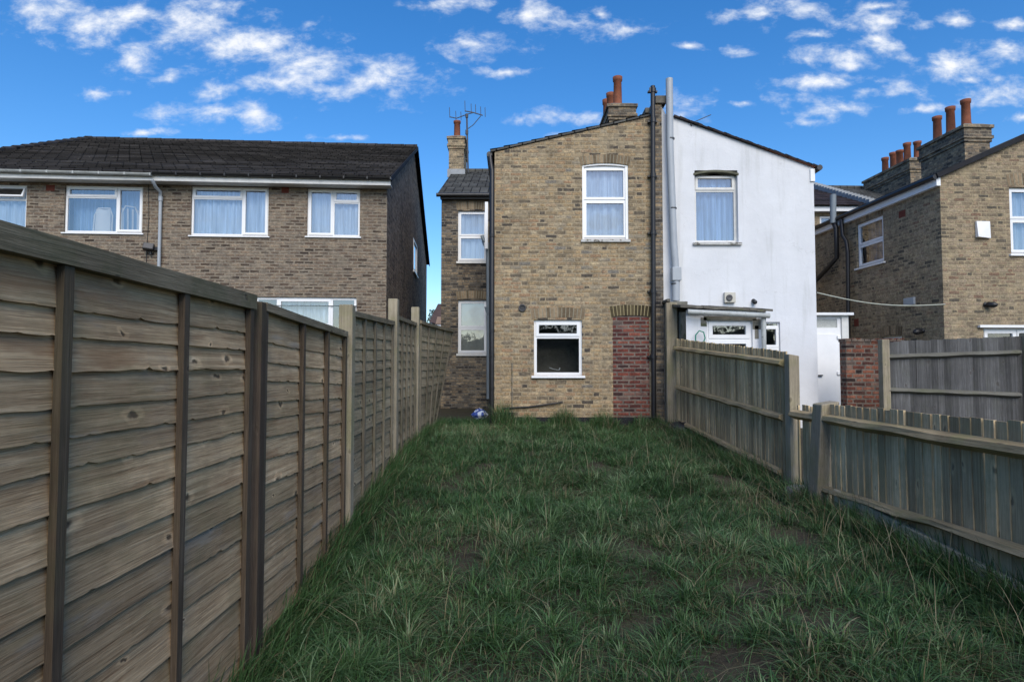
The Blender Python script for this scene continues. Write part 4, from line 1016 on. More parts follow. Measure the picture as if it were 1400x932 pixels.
mb = MB(); q = at(908, 412, PY - .05); mb.box(xP - .02, x0 - .14, PY - .06, WY - .004, q.z - .005, q.z + .05); mb.build('pier_cap', M['mossroof'], H2, bevel=.01)
mb = MB(); mb.tube([at(940, 426, LY - .18), at(1052, 431.5, LY - .18)], .045, 10); mb.build('gutter', M['gutter'], H2)
mb = MB(); mb.box(x0 + .0, x1, LY - .07, LY - .01, zt - .0, zt + .045); mb.build('fascia', M['upvc_old'], H2)
px_pipe(H2, [(1044, 430), (1045, 520)], LY - .12, .04, 'gutter', 'downpipe')
mb = MB(); P0 = [at(u, v, LY - .1) for u, v in ((951, 470), (951, 458), (956, 452), (962, 454), (964, 462), (961, 470))]; mb.tube(P0, .012, 8)
tag(mb.build('garden_hose', M['green'], None, tuple(P0[0])), 'loop of green hose hanging on the lean-to behind the fence', 'hose')
# side door extension
DY = 12.7
xd0 = xw1 + .002; xd1 = at(1160, 440, DY).x; zd = at(1130, 431, DY).z
dh = (xd0 + .0, at(1151, 440, DY).x, .3, at(1130, 433.5, DY).z)
mb = MB(); wall(mb, [(xd0, zd), (xd1, zd)], .0, [(xd0 + .001, dh[1], .3, dh[3])], MF(DY), .1); wall(mb, [(DY, zd), (15.2, zd)], 0, [], MXp(xd1)); mb.build('side_porch', M['upvc_old'], H2)
mb = MB(); mb.box(xd0 + .001, xd1 + .07, DY - .08, 15.3, zd, zd + .05); mb.build('porch_roof', M['upvc'], H2)
zq = at(1130, 448, DY + .05).z; zq1 = at(1130, 436, DY + .05).z; xe = at(1146, 440, DY).x
dm = MB(); plate(dm, xd0 + .002, dh[1] - .002, .31, dh[3] - .002, [(xd0 + .03, xe, zq, zq1)], DY + .04, DY + .1, I4)
dr_ = dm.build('door', M['upvc'], H2, label='white side door with a glazed top')
dm = MB(); xf = at(1143, 440, DY).x; dm.box(xd0 + .03, xf, DY + .025, DY + .038, .4, at(1130, 456, DY).z); dm.build('door_leaf', M['upvc'], dr_, bevel=.004)
dm = MB(); dm.quad((xd0 + .03, DY + .06, zq), (xe, DY + .06, zq), (xe, DY + .06, zq1), (xd0 + .03, DY + .06, zq1)); dm.build('pane', M['obscure'], dr_)
dm = MB(); q = at(1119.5, 513, DY); dm.box(q.x - .02, q.x + .08, DY - .015, DY + .02, q.z - .012, q.z + .012); dm.build('handle', M['darkmetal'], dr_)
dm = MB()
for v in (461, 510):
    q = at(1149, v, DY); dm.box(q.x - .05, q.x + .02, DY + .01, DY + .039, q.z - .03, q.z + .03)
dm.build('hinges', M['upvc'], dr_)
# set back terrace behind, above the side passage
zE = at(1140, 291, BY).z
wv = rect(1121, 295, 1141, 330, BY)
mb = MB(); xz1 = at(1186, 281, BY).x; wall(mb, [(xw1 + .0, zE), (xz1, zE)], -.1, [wv], MF(BY), .08); mb.build('wall', M['stock3'], H2, label='set-back brick wall above the side door')
window(H2, MF(BY), *wv, [(0, 1, 0, 1, 1)], .05, curtain=None, fw=.03, sw=.03, sill=None)
mb = MB(); mb.box(xw1 + .001, xz1, BY - .2, BY - .01, zE - .0, zE + .13); mb.build('fascia', M['upvc'], H2)
rb = at(1170, 254, 21.2); zE2 = zE + .15
xpu = at(1186, 281, BY).x
mb = MB(); slope(mb, (xP, BY - .3, zE2), (xpu, BY - .3, zE2), (xpu, 21.2, rb.z), (xP, 21.2, rb.z), 14); slope(mb, (xpu, 26.4, zE2), (xP, 26.4, zE2), (xP, 21.2, rb.z), (xpu, 21.2, rb.z), 14); mb.build('roof', M['tiledark'], H2, label='low brown tiled roof behind')
mb = MB(); n = 22
for k in range(n):
    f = k / n; f1 = (k + .9) / n; y0 = BY - .3 + 3.9 * f; y1 = BY - .3 + 3.9 * f1; z0 = zE2 + (rb.z - zE2) * f; z1 = zE2 + (rb.z - zE2) * f1
    mb.hexa([(xpu - .12, y0, z0 - .05), (xpu + .12, y0, z0 - .05), (xpu + .12, y1, z1 - .05), (xpu - .12, y1, z1 - .05)], [(xpu - .12, y0, z0 + .16), (xpu + .12, y0, z0 + .16), (xpu + .12, y1, z1 + .12), (xpu - .12, y1, z1 + .12)])
mb.build('party_parapet', M['lead'], H2)

# ------------------------------------------------------------------ right-hand house
c0 = at(1288, 350, 12.5); FRr = Fr((c0.x, 12.5, 0), .045)
H3 = root('brick_house', (c0.x, 12.5, 0), 'yellow brick house at the right edge with a white alarm box and big chimney stack', 'house', rot=.045, local=True, group='terraced houses')
zc3 = FRr.pY(1287, 243).z
pt = FRr.pY(1400, 192); slr = (pt.z - FRr.pY(1289, 243).z) / (pt.x - FRr.pY(1289, 243).x)
xm = 4.2; ztm = zc3 + slr * xm
def fr_rect(u0, v0, u1, v1): 
    a = FRr.pY((u0 + u1) / 2, v1); b = FRr.pY((u0 + u1) / 2, v0); return (FRr.pY(u0, (v0 + v1) / 2).x, FRr.pY(u1, (v0 + v1) / 2).x, a.z, b.z)
def sd_rect(u0, v0, u1, v1):  # on the side plane x=0, across = -y ; u0 is farther
    um = (u0 + u1) / 2; return (-FRr.pX(u0, (v0 + v1) / 2).y, -FRr.pX(u1, (v0 + v1) / 2).y, FRr.pX(um, v1).z, FRr.pX(um, v0).z)
wa = fr_rect(1381, 256, 1440, 347); wb = fr_rect(1346, 448, 1440, 540)
ws = sd_rect(1171, 300, 1208, 362); wt = sd_rect(1206, 460, 1234, 540)
mb = MB(); wall(mb, [(0, zc3), (xm, ztm)], -.1, [wa, wb], MF(0), .1)
wall(mb, [(-5.6, zc3), (0, zc3)], -.1, [ws, wt], MXm(0), .1); wall(mb, [(0, ztm), (5.6, ztm)], -.1, [], MXp(xm))
mb.build('wall', M['stock3'], H3)
window(H3, MF(0), *wa, [(0, 1, 0, .52, 1), (0, 1, .52, 1, 1)], .06, curtain='curtain', fw=.05, sw=.04, label='upper window at the picture edge')
window(H3, MF(0), *wb, [(0, .5, 0, 1, 1), (.5, 1, 0, 1, 1)], .05, curtain=None, fw=.06, sw=.05)
window(H3, MXm(0), *ws, [(0, 1, 0, .5, 1), (0, 1, .5, 1, 1)], .05, curtain='curtainblue', fw=.045, sw=.035, cgap=.3, label='side sash window under the gutter')
window(H3, MXm(0), *wt, [(0, 1, 0, 1, 1)], .04, curtain=None, fw=.05, sw=.04, sill=None)
mb = MB(); mb.box(wb[0] - .12, wb[1] + .1, -.07, -.003, wb[3], wb[3] + .05); mb.build('lintel_trim', M['upvc'], H3)
arch(H3, MF(0), wa[0] - .03, wa[1] + .03, wa[3] + .01, .04, .24, 12, 'vouss'); arch(H3, MXm(0), ws[0] - .02, ws[1] + .02, ws[3] + .01, .03, .2, 10, 'vouss'); arch(H3, MXm(0), wt[0] - .02, wt[1] + .02, wt[3] + .01, .03, .2, 10, 'vouss')
mb = MB(); mb.box(-.09, -.005, -.03, 5.5, zc3 - .17, zc3 - .01); mb.build('fascia', M['upvc'], H3)
mb = MB(); mb.tube([(-.13, -.06, zc3 + .0), (-.13, 5.5, zc3 + .0)], .055, 8); mb.build('gutter', M['blackgutter'], H3)
mb = MB(); slope(mb, (-.14, 5.6, zc3 + .03), (-.14, -.05, zc3 + .03), (xm + .1, -.05, ztm + .06), (xm + .1, 5.6, ztm + .06), 14); mb.hexa([(-.1, -.05, zc3 - .01), (xm, -.05, ztm), (xm, 5.6, ztm), (-.1, 5.6, zc3 - .01)], [(-.1, -.05, zc3 + .05), (xm, -.05, ztm + .06), (xm, 5.6, ztm + .06), (-.1, 5.6, zc3 + .05)]); mb.build('roof', M['slate'], H3)
mb = MB(); mb.beam((-.1, -.07, zc3 + .02), (xm, -.07, ztm + .03), .03, .1); mb.build('verge', M['darkstain'], H3)
# alarm box
al = fr_rect(1333, 303, 1352, 325)
mb = MB(); x0, x1, z0, z1 = al; mb.hexa([(x0, -.09, z0 + .0), (x1, -.05, z0 - .02), (x1, -.002, z0 - .02), (x0, -.002, z0)], [(x0, -.05, z1), (x1, -.04, z1), (x1, -.002, z1), (x0, -.002, z1)]); mb.build('alarm_box', M['white'], H3, bevel=.008)
# black vents / lamps and louvre vent
def stub(parent, p, Mrot, name='outside_lamp'):
    m = MB(); m.lathe((0, 0, 0), [(.05, 0), (.05, .02), (.03, .03), (.055, .05), (.06, .16), (.03, .21), (0, .22)], 14, Matrix.Translation(p) @ Mrot); return m.build(name, M['blackpipe'], parent)
q = FRr.pY(1346, 416); stub(H3, q, Matrix.Rotation(R(100), 4, 'X') @ Matrix.Rotation(R(35), 4, 'Y'))
q = FRr.pX(1262, 452); stub(H3, q, Matrix.Rotation(R(-100), 4, 'Y'))
lv = sd_rect(1238, 407, 1252, 417); mb = MB(); mb.box(lv[0], lv[1], -.05, -.002, lv[2], lv[3], MXm(0)); mb.build('louvre_vent', M['greypipe'], H3, bevel=.006)
mb = MB()
for (u0, v0, u1, v1) in ((1229, 288, 1238, 297), (1168, 436, 1174, 446)):
    mb = MB(); r = sd_rect(u0, v0, u1, v1); mb.box(r[0], r[1], -.006, 0.05, r[2], r[3], MXm(0)); mb.build('air_brick', M['airbrick'], H3)
def side_pipe(pts, r, mat, off=-.12, label=None, name='drainpipe'):
    m = MB(); m.tube([FRr.pX(u, v, off) for u, v in pts], r, 10); return m.build(name, M[mat], H3, label=label)
side_pipe([(1139, 266), (1139, 305)], .075, 'bluepipe', -.2, 'grey vent pipe above the gutter')
side_pipe([(1139, 303), (1143, 312), (1144, 352), (1134, 364), (1115, 384)], .06, 'blackpipe', -.16, 'black waste pipe elbowing towards the white house')
side_pipe([(1150, 300), (1152, 322), (1157, 330), (1159, 345), (1160, 470)], .05, 'blackpipe', -.14)
# main block with roof and chimneys
yB = 5.4; ze3 = zE2
mb = MB(); wall(mb, [(-.4, ze3), (8, ze3)], 0, [], MF(yB)); mb.quad((-.4, 13.3, 0), (8, 13.3, 0), (8, 13.3, ze3), (-.4, 13.3, ze3)); mb.build('wall', M['stock3'], H3, label='set-back main wall')
mb = MB(); slope(mb, (xpu - c0.x + .1, yB - .3, ze3), (8, yB - .3, ze3), (8, 8.9, rb.z + .02), (xpu - c0.x - .1, 8.9, rb.z + .02), 14); slope(mb, (8, 13.5, ze3), (xpu - c0.x, 13.5, ze3), (xpu - c0.x, 8.9, rb.z + .02), (8, 8.9, rb.z + .02), 10); mb.tube([(xpu - c0.x - .2, 8.9, rb.z + .03), (8, 8.9, rb.z + .03)], .08, 8); mb.build('roof', M['slate'], H3, label='grey main roof behind')
def stack(Yf, Yb, u0, u1, vt, pts, ph, pr=.12):
    a = FRr.loc(at(u0, vt, Yf)); b = FRr.loc(at(u1, vt, Yf)); pl_ = []
    for (u, v0, Y) in pts:
        p = FRr.loc(at(u, v0, Y)); pl_.append((p.x, p.y, p.z - a.z - .08))
    return chimney(H3, a.x, b.x, a.y, a.y + Yb - Yf, 4.5, a.z, pl_, ph, 'chim', pr)
stack(15.2, 16.75, 1318, 1354, 171, ((1320, 137, 15.55), (1299, 147, 16.05), (1281, 160, 16.55)), 1)
stack(19.0, 21.3, 1244, 1262, 217, ((1254, 194, 19.3), (1240, 196, 19.75), (1230, 206, 20.2), (1221, 209, 20.65), (1210, 216, 21.1)), 1, .12)
# washing line
mb = MB(); pts = [at(1117 + (1292 - 1117) * i / 16, 400 + 16 * (i / 16) + 9 * math.sin(math.pi * i / 16) * .9, 12.3 + .2 * i / 16) for i in range(17)]
mb.tube(pts, .012, 6); tag(mb.build('washing_line', M['rope'], None, tuple(pts[0])), 'pale washing line sagging from the white house to the brick house', 'rope')
# red brick garden wall
mb = MB(); GY = 11.3; a = at(1156, 463, GY); b = at(1235, 463, GY); mb.box(a.x, b.x, GY, GY + .22, 0, a.z - .05)
bw_ = mb.build('garden_wall', M['redwall'], None, (a.x, GY, 0), bevel=.006); tag(bw_, 'dark red brick wall between the white side door and the grey fence', 'wall')
mb = MB(); 
k = 0; x = a.x - .01
while x < b.x: mb.box(x, min(x + .105, b.x + .01), GY - .012, GY + .235, a.z - .05, a.z + random.uniform(0, .01)); x += .115
mb.build('coping', M['redwall'], bw_, bevel=.006) if False else None
cp = MB(); cp.v, cp.f, cp.sm = mb.v, mb.f, mb.sm; OFF[bw_.name] = Vector((a.x, GY, 0)); cp.build('coping', M['redwall'], bw_)

# ------------------------------------------------------------------ left semi-detached house
o0 = at(529, 300, 14.8); FL = Fr((o0.x, 14.8, 0), math.atan(.07))
H0 = root('semi_detached_house', (o0.x, 14.8, 0), 'brown brick house behind the left fence with dark tiled roof and wide white windows', 'house', rot=math.atan(.07), local=True)
def lr(u0, v0, u1, v1):
    a = FL.pY((u0 + u1) / 2, v1); b = FL.pY((u0 + u1) / 2, v0); return (FL.pY(u0, (v0 + v1) / 2).x, FL.pY(u1, (v0 + v1) / 2).x, a.z, b.z)
zev = FL.pY(529, 249).z; xl = FL.pY(-150, 240).x
W0 = lr(-62, 252, 36, 318); W1 = lr(88, 254, 195, 318); W2 = lr(261, 255, 367, 322); W3 = lr(420, 258, 492, 323); W4 = lr(348, 406, 487, 480)
mb = MB(); zt = zev + .04
wall(mb, [(xl, zt), (0, zt)], -.2, [W0, W1, W2, W3, W4], MF(0), .08)
wf = mb.build('wall', M['brown'], H0)
rd = FL.pX(571, 201, .12); fe = FL.pX(587, 362, .12); ne = FL.pX(530, 245, .05)
print('ridge', rd, 'far eave', fe, 'near', ne)
ws0 = (FL.pX(565, 350, 0).y, FL.pX(570, 350, 0).y, FL.pX(567.5, 374, 0).z, FL.pX(567.5, 330, 0).z)
mb = MB(); wall(mb, [(0, zt), (rd.y, rd.z - .12), (fe.y, fe.z - .05)], -.2, [ws0], MXp(0), .06); mb.build('wall', M['brown_side'], H0, label='bare brown gable wall')
mb = MB(); mb.quad((xl, fe.y, -.2), (0, fe.y, -.2), (0, fe.y, fe.z - .06), (xl, fe.y, fe.z - .06)); mb.quad((xl, 0, -.2), (xl, fe.y, -.2), (xl, fe.y, zt), (xl, 0, zt)); mb.quad((xl, 0, 3.0), (0, 0, 3.0), (0, fe.y, 3.0), (xl, fe.y, 3.0)); mb.quad((xl, 4, -.2), (0, 4, -.2), (0, 4, zt), (xl, 4, zt)); mb.build('inner_wall', M['blind'], H0)
window(H0, MXp(0), *ws0, [(0, 1, 0, 1, 1)], .0, curtain=None, fw=.06, sw=.04, sill=('upvc', .05, .06, .06), label='single small gable window')
three = [(0, .66, 0, .76, 0), (0, .66, .76, 1, 1), (.66, 1, 0, 1, 1)]
window(H0, MF(0), *W0, [(0, .4, 0, 1, 0), (.4, 1, 0, .7, 0), (.4, 1, .7, 1, 1)], .05, sill=('upvc', .04, .04, .04), open_light=2, label='window at the picture edge with its top light open')
window(H0, MF(0), *W1, three, .05, sill=('upvc', .04, .04, .04), curtain='curtainblue', cgap=.34, label='wide window with white chairs inside')
window(H0, MF(0), *W2, three, .05, sill=('upvc', .04, .04, .04), label='wide window with blue-white curtains')
window(H0, MF(0), *W3, [(0, .49, 0, 1, 1), (.49, 1, 0, .72, 0), (.49, 1, .72, 1, 1)], .05, sill=('upvc', .04, .04, .04), label='narrower upper window nearest the gable')
window(H0, MF(0), *W4, [(0, .22, 0, 1, 0), (.22, .75, .0, .46, 0), (.22, .75, .46, 1, 1), (.75, 1, 0, 1, 0)], .05, sill=None, cspan=(.24, .73, .5, .98), fw=.06, label='ground floor window showing above the fence')
mb = MB(); rr = FL.pY(100, 300)
for (u0, v0, u1, v1) in ((385, 255, 395, 264), (63, 253, 75, 261)):
    mb = MB(); r = lr(u0, v0, u1, v1); mb.box(r[0], r[1], -.006, .04, r[2], r[3]); mb.build('air_brick', M['airbrick'], H0)
# roof
yE = -.38; zEl = FL.pY(400, 240, yE).z; xr_end = FL.pY(126, 189, rd.y).x; xV = .12
hipE = FL.pY(-150, 236, yE).x
mb = MB(); nC = 27
A_, B_, C_, D_ = Vector((hipE, yE, zEl)), Vector((xV, yE, zEl)), Vector((xV, rd.y, rd.z)), Vector((xr_end, rd.y, rd.z))
slope(mb, A_, B_, C_, D_, nC, .045, .008)
slope(mb, (xV, fe.y, fe.z), (hipE, fe.y, fe.z), D_, C_, 20, .03)
slope(mb, (hipE, fe.y, fe.z), A_, D_ + Vector((0, -.01, 0)), D_, 30, .03)
rf = mb.build('roof', M['tile'], H0)
mb = MB()
L = xV - xr_end; n = int(L / .45)
for k in range(n):
    x0 = xr_end + L * k / n; x1 = xr_end + L * (k + .97) / n; j = random.uniform(-.008, .008)
    mb.tube([(x0, rd.y, rd.z + .0 + j), (x1, rd.y, rd.z + .01 + j)], .085, 8)
hv = D_ - A_; n = int(hv.length / .42)
for k in range(n):
    a = A_ + hv * (k / n); b = A_ + hv * ((k + .98) / n); mb.tube([a + Vector((0, 0, .05)), b + Vector((0, 0, .015))], .085, 8)
mb.build('ridge_tiles', M['tile'], rf)
mb = MB(); mb.beam((xV + .01, yE + .03, zEl - .03), (xV + .01, rd.y, rd.z - .05), .025, .12); mb.beam((xV + .01, rd.y, rd.z - .05), (xV + .01, fe.y, fe.z - .03), .025, .12); mb.build('verge', M['darkstain'], rf)
zs_ = FL.pY(400, 249.5, yE).z
mb = MB(); mb.box(hipE, .12, yE + .06, -.002, zs_ - .0, zs_ + .03); mb.box(hipE, .12, yE + .04, yE + .062, zs_ - .01, zEl - .03); mb.build('soffit', M['upvc_old'], H0)
def half_gutter(x0, x1, y, z, r, mat, parent, dz=0):
    m = MB(); vs = []; fs = []; n = 8; pts = [(x0 + (x1 - x0) * i / 10, z + dz * i / 10) for i in range(11)]
    for (x, zz) in pts:
        for k in range(n + 1):
            t = math.pi + math.pi * k / n; vs.append((x, y + r * math.cos(t), zz + r * math.sin(t)))
    for i in range(10):
        for k in range(n): fs.append((i * (n + 1) + k, i * (n + 1) + k + 1, (i + 1) * (n + 1) + k + 1, (i + 1) * (n + 1) + k))
    m.add(vs, fs, I4, True)
    for i in range(11): m.box(pts[i][0] - .015, pts[i][0] + .015, y - r - .004, y + r, pts[i][1] - r * .9, pts[i][1] + .004)
    return m.build('gutter', M[mat], parent)
xg = FL.pY(207, 245, yE).x
half_gutter(hipE, xg, yE - .02, zEl - .0, .06, 'gutter', H0, -.03)
half_gutter(xg + .03, .13, yE - .02, zEl - .0, .055, 'blackgutter', H0, -.01)
mb = MB(); e = FL.pY(208, 246, yE - .02); f1 = FL.pY(213, 256, yE + .08); f2 = FL.pY(219, 262, -.1); f3 = FL.pY(219.5, 275, -.07); f4 = FL.pY(219.5, 520, -.07)
mb.tube([e, f1, f2, f3, Vector((f3.x, f3.y, 0))], .037, 10); dp = mb.build('downpipe', M['greypipe'], H0)
m2 = MB(); m2.tube([(f3.x, f3.y, f3.z - .0), (f3.x, f3.y, f3.z + .1)], .05, 10); m2.build('collar', M['greypipe'], dp)
# floodlight
mb = MB(); q = FL.pY(203, 338, -.12); Mq = Matrix.Translation(q) @ Matrix.Rotation(R(-25), 4, 'X') @ Matrix.Rotation(R(15), 4, 'Z')
mb.box(-.11, .11, -.05, .05, -.07, .09, Mq); fl_ = mb.build('floodlight', M['blackpipe'], H0, bevel=.01)
mb = MB(); mb.box(-.095, .095, -.058, -.051, -.055, .075, Mq); mb.build('lamp_glass', M['darkmetal'], fl_)
mb = MB(); mb.box(q.x + .02, q.x + .18, q.y + .04, -.002, q.z - .06, q.z + .02); mb.tube([(q.x + .02, q.y + .06, q.z - .1), (q.x + .02, q.y + .06, q.z - .16)], .03, 10); mb.build('bracket', M['blackpipe'], fl_)
mb = MB(); c1 = FL.pY(203, 252, -.01); mb.tube([(c1.x, -.012, c1.z), (c1.x + .03, -.012, q.z + .7), (c1.x, -.012, q.z), (c1.x, -.012, q.z - 1.2)], .007, 5); mb.build('cable', M['blackpipe'], H0)
# white chairs behind the glass of window W1
def chair_at(u, v, slats, label, face):
    b = FL.pY(u, 318, .22); t = FL.pY(u, v, .22); wp = FL.world(b)
    r_ = root('plastic_chair', tuple(wp), label, 'chair', rot=math.atan(.07) + face, local=True)
    hh = t.z - b.z; w = .36 if not slats else .3
    m = MB()
    if slats:
        for k in range(4):
            x = -w / 2 + w * k / 3; m.beam((x, 0, -.05), (x * 1.05, .05, hh - .06), .035, .012, (0, 1, 0))
    else:
        n = 10; vs = []; fs = []
        for i in range(n + 1):
            x = -w / 2 + w * i / n; y = .06 * (1 - (2 * i / n - 1) ** 2)
            for (z, k) in ((-.05, 0), (hh * .6, 1), (hh - .03 * (2 * i / n - 1) ** 2, 2)): vs += [(x * (1 - .06 * k), y + .01 * k, z)]
        for i in range(n):
            for k in range(2): fs.append((3 * i + k, 3 * i + 3 + k, 3 * i + 4 + k, 3 * i + 1 + k))
        m.add(vs, fs, I4, True)
    m.build('backrest', M['white'], r_)
    m = MB(); m.tube([(-w / 2 - .03, 0, -.05), (-w / 2 - .02, .03, hh * .7), (-w / 2 + .05, .05, hh), (w / 2 - .05, .05, hh), (w / 2 + .02, .03, hh * .7), (w / 2 + .03, 0, -.05)], .018, 8); m.build('frame', M['white'], r_)
    m = MB(); m.box(-w / 2, w / 2, -.0, .3, -.12, -.08); m.build('seat', M['white'], r_)
    for sx in (-1, 1):
        for sy in (0, 1):
            m = MB(); m.tube([(sx * w / 2, .02 + sy * .27, -.08), (sx * (w / 2 + .02), .0 + sy * .3, -.5)], .018, 8); m.build('leg', M['white'], r_)
chair_at(140, 284, False, 'white plastic chair with solid curved back behind the big pane of the left window', 0)
chair_at(178, 282, True, 'white slatted chair turned sideways behind the right pane of the left window', .7)

# ------------------------------------------------------------------ far glimpse between the houses
hf = root('distant_house', tuple(at(595, 450, 48)), 'tiny white distant house seen in the gap between the houses', 'house')
a = at(589, 440, 48); b = at(597, 450, 48); mb = MB(); mb.box(a.x, b.x, 48, 54, 0, a.z); mb.build('wall', M['farwall'], hf)
mb = MB(); mb.hexa([(a.x - .1, 47.8, a.z), (b.x + 2.4, 47.8, a.z - .9), (b.x + 2.4, 54, a.z - .9), (a.x - .1, 54, a.z)], [(a.x + .3, 50, a.z + 1.6), (a.x + .7, 50, a.z + 1.6), (a.x + .7, 51, a.z + 1.6), (a.x + .3, 51, a.z + 1.6)]); mb.build('roof', M['farroof'], hf)
mb = MB(); q = at(593, 444, 48); mb.box(q.x - .12, q.x + .12, 47.97, 47.99, q.z - .2, q.z + .2); mb.build('window', M['darkmetal'], hf)
hf2 = root('distant_house', tuple(at(600, 450, 44)), 'tiny pale distant building with brown gable right of the white one in the gap', 'house')
a = at(597.5, 443, 44); b = at(606, 450, 44); mb = MB(); mb.box(a.x, b.x + 1, 44, 47, 0, a.z); mb.build('wall', M['farwall'], hf2)
mb = MB(); q = at(598, 436, 44); mb.hexa([(a.x - .1, 43.9, a.z), (b.x + 1, 43.9, a.z), (b.x + 1, 47, a.z), (a.x - .1, 47, a.z)], [(a.x - .1, 45, a.z + .6), (b.x + 1, 45, a.z + .6), (b.x + 1, 46, a.z + .6), (a.x - .1, 46, a.z + .6)]); mb.build('roof', M['farbrick'], hf2)
tr0 = root('tree', tuple(at(594, 450, 60)), 'dark distant tree crown above the white house in the gap', 'tree')
q = at(593.5, 433, 60); mb = MB(); mb.tube([(q.x, 60, 0), (q.x + .1, 60, q.z)], [.3, .12], 8); mb.build('trunk', M['bark'], tr0)
mb = MB()
for k in range(900):
    t = random.random() * 6.28; f = random.uniform(-1, 1); r = random.random() ** .5
    c = Vector((q.x + .65 * r * math.cos(t) * (1 - .35 * f), 60 + .7 * r * math.sin(t), q.z - .3 + .95 * f)); d1 = Vector((random.gauss(0, 1), random.gauss(0, 1), random.gauss(0, 1))).normalized() * .09; d2 = d1.cross(Vector((random.gauss(0, 1), .3, random.gauss(0, 1)))).normalized() * .06
    mb.add([c - d1, c + d2, c + d1, c - d2], [(0, 1, 2, 3)])
mb.build('crown', M['leafdark'], tr0)

# rubbish by the fence end
q = at(932, 592, 10.9); g0 = gz(q.x, 10.9)
mb = MB(); 
for k in range(40):
    a = random.uniform(0, 6.28); l = random.uniform(.1, .38); s0 = Vector((q.x + random.uniform(-.2, .2), 10.9 + random.uniform(-.15, .15), g0))
    e = s0 + Vector((math.cos(a) * l, math.sin(a) * l * .6, random.uniform(.08, .3))); mid = (s0 + e) / 2 + Vector((0, 0, .08)); mb.tube([s0, mid, e], [.01, .007, .003], 5)
rt = root('dead_shrub', (q.x, 10.9, g0), 'dead dark shrub stump with bent twigs at the foot of the taller fence', 'shrub')
mb.build('twigs', M['bark'], rt)
mb = MB(); mb.lathe((q.x, 10.9, g0), [(.0, 0), (.2, 0), (.26, .1), (.22, .2), (.1, .26), (0, .24)], 14); mb.build('stump', M['pot'], rt)
q = at(1096, 655, 6.3); g0 = gz(2.9, 6.3); mb = MB(); mb.hexa([(2.72, 6.2, g0), (2.92, 6.25, g0), (2.9, 6.45, g0), (2.7, 6.4, g0)], [(2.74, 6.22, g0 + .14), (2.9, 6.26, g0 + .17), (2.88, 6.42, g0 + .15), (2.73, 6.38, g0 + .13)])
tag(mb.build('stone', M['cement'], None, (2.8, 6.3, g0), bevel=.03), 'pale broken stone lying between the square post and leaning post', 'stone')

# ------------------------------------------------------------------ behind the camera (seen mirrored in the windows)
hb = root('backdrop_hedge', (0, -14, -.1), 'added dark leafy backdrop behind the viewer that darkens the window reflections', 'backdrop_hedge')  # added out of view so low windows mirror dark leaves, not bright horizon
mb = MB()
for k in range(9000):
    c = Vector((random.uniform(-14, 16), -14 + random.uniform(-.5, .5), random.uniform(-.1, 4.2) + .35 * mnoise.noise(Vector((k * .01, 0, 0))))); d1 = Vector((random.gauss(0, 1), random.gauss(0, 1), random.gauss(0, 1))).normalized() * .16; d2 = d1.cross(Vector((random.gauss(0, 1), .3, random.gauss(0, 1)))).normalized() * .12
    mb.add([c - d1, c + d2, c + d1, c - d2], [(0, 1, 2, 3)])
tag(mb.build('foliage', M['leafdark'], hb), kind='stuff')
mb = MB(); mb.box(-14, 16, -14.25, -13.8, -.2, 3.8); mb.build('solid_core', M['bark'], hb)  # solid dark block that makes the added backdrop opaque
bt = root('bare_tree', (6.3, -10, -.1), 'bare winter tree behind the viewer mirrored in the upper window', 'tree')
mb = MB()
def branch(p, d, l, r, n):
    e = p + d * l; m_ = p + d * l * .5 + Vector((random.gauss(0, .04), random.gauss(0, .04), 0)) * l
    mb.tube([p, m_, e], [r, r * .85, r * .7], 5, cap=False)
    if n == 0: return
    for k in range(3 if n > 2 else 2):
        dd = (d + Vector((random.gauss(0, .45), random.gauss(0, .45), random.uniform(-.05, .35)))).normalized(); branch(e, dd, l * random.uniform(.62, .85), r * .62, n - 1)
branch(Vector((6.3, -10, -.2)), Vector((.06, 0, 1)), 2.6, .11, 5)
mb.build('branches', M['bark'], bt)

# ------------------------------------------------------------------ sky
w = bpy.data.worlds.new('World'); scene.world = w; w.use_nodes = True
class WT(NT):
    def __init__(s): s.t = w.node_tree; s.t.nodes.clear(); s.out = s.n('OutputWorld')
T = WT()
SUN_EL, SUN_AZ = 40, 170     # azimuth clockwise from +Y (the view direction)
sky = T.n('TexSky', sky_type='NISHITA', sun_disc=False); sky.sun_elevation = R(SUN_EL); sky.sun_rotation = R(SUN_AZ)
sky.air_density = 1.0; sky.dust_density = .8; sky.ozone_density = 3.0; sky.altitude = 100
hsv = T.n('HueSaturation'); hsv.inputs['Saturation'].default_value = 1.34; hsv.inputs['Value'].default_value = 1.38; hsv.inputs['Hue'].default_value = .504
T.put(hsv.inputs['Color'], sky.outputs[0])
D = T.n('TexCoord').outputs['Generated']; dx, dy, dz = T.sep(D)
ady = T.math('MAXIMUM', T.math('ABSOLUTE', dy), .02)
p = T.comb(T.math('DIVIDE', dx, ady), T.math('DIVIDE', dz, ady), 0)
wn = T.vmath('MULTIPLY_ADD', T.noise(p, 7, 4, .6, out=1), (.05, .035, 0), (-.025, -.0175, 0)); pw_ = T.vmath('ADD', p, wn)
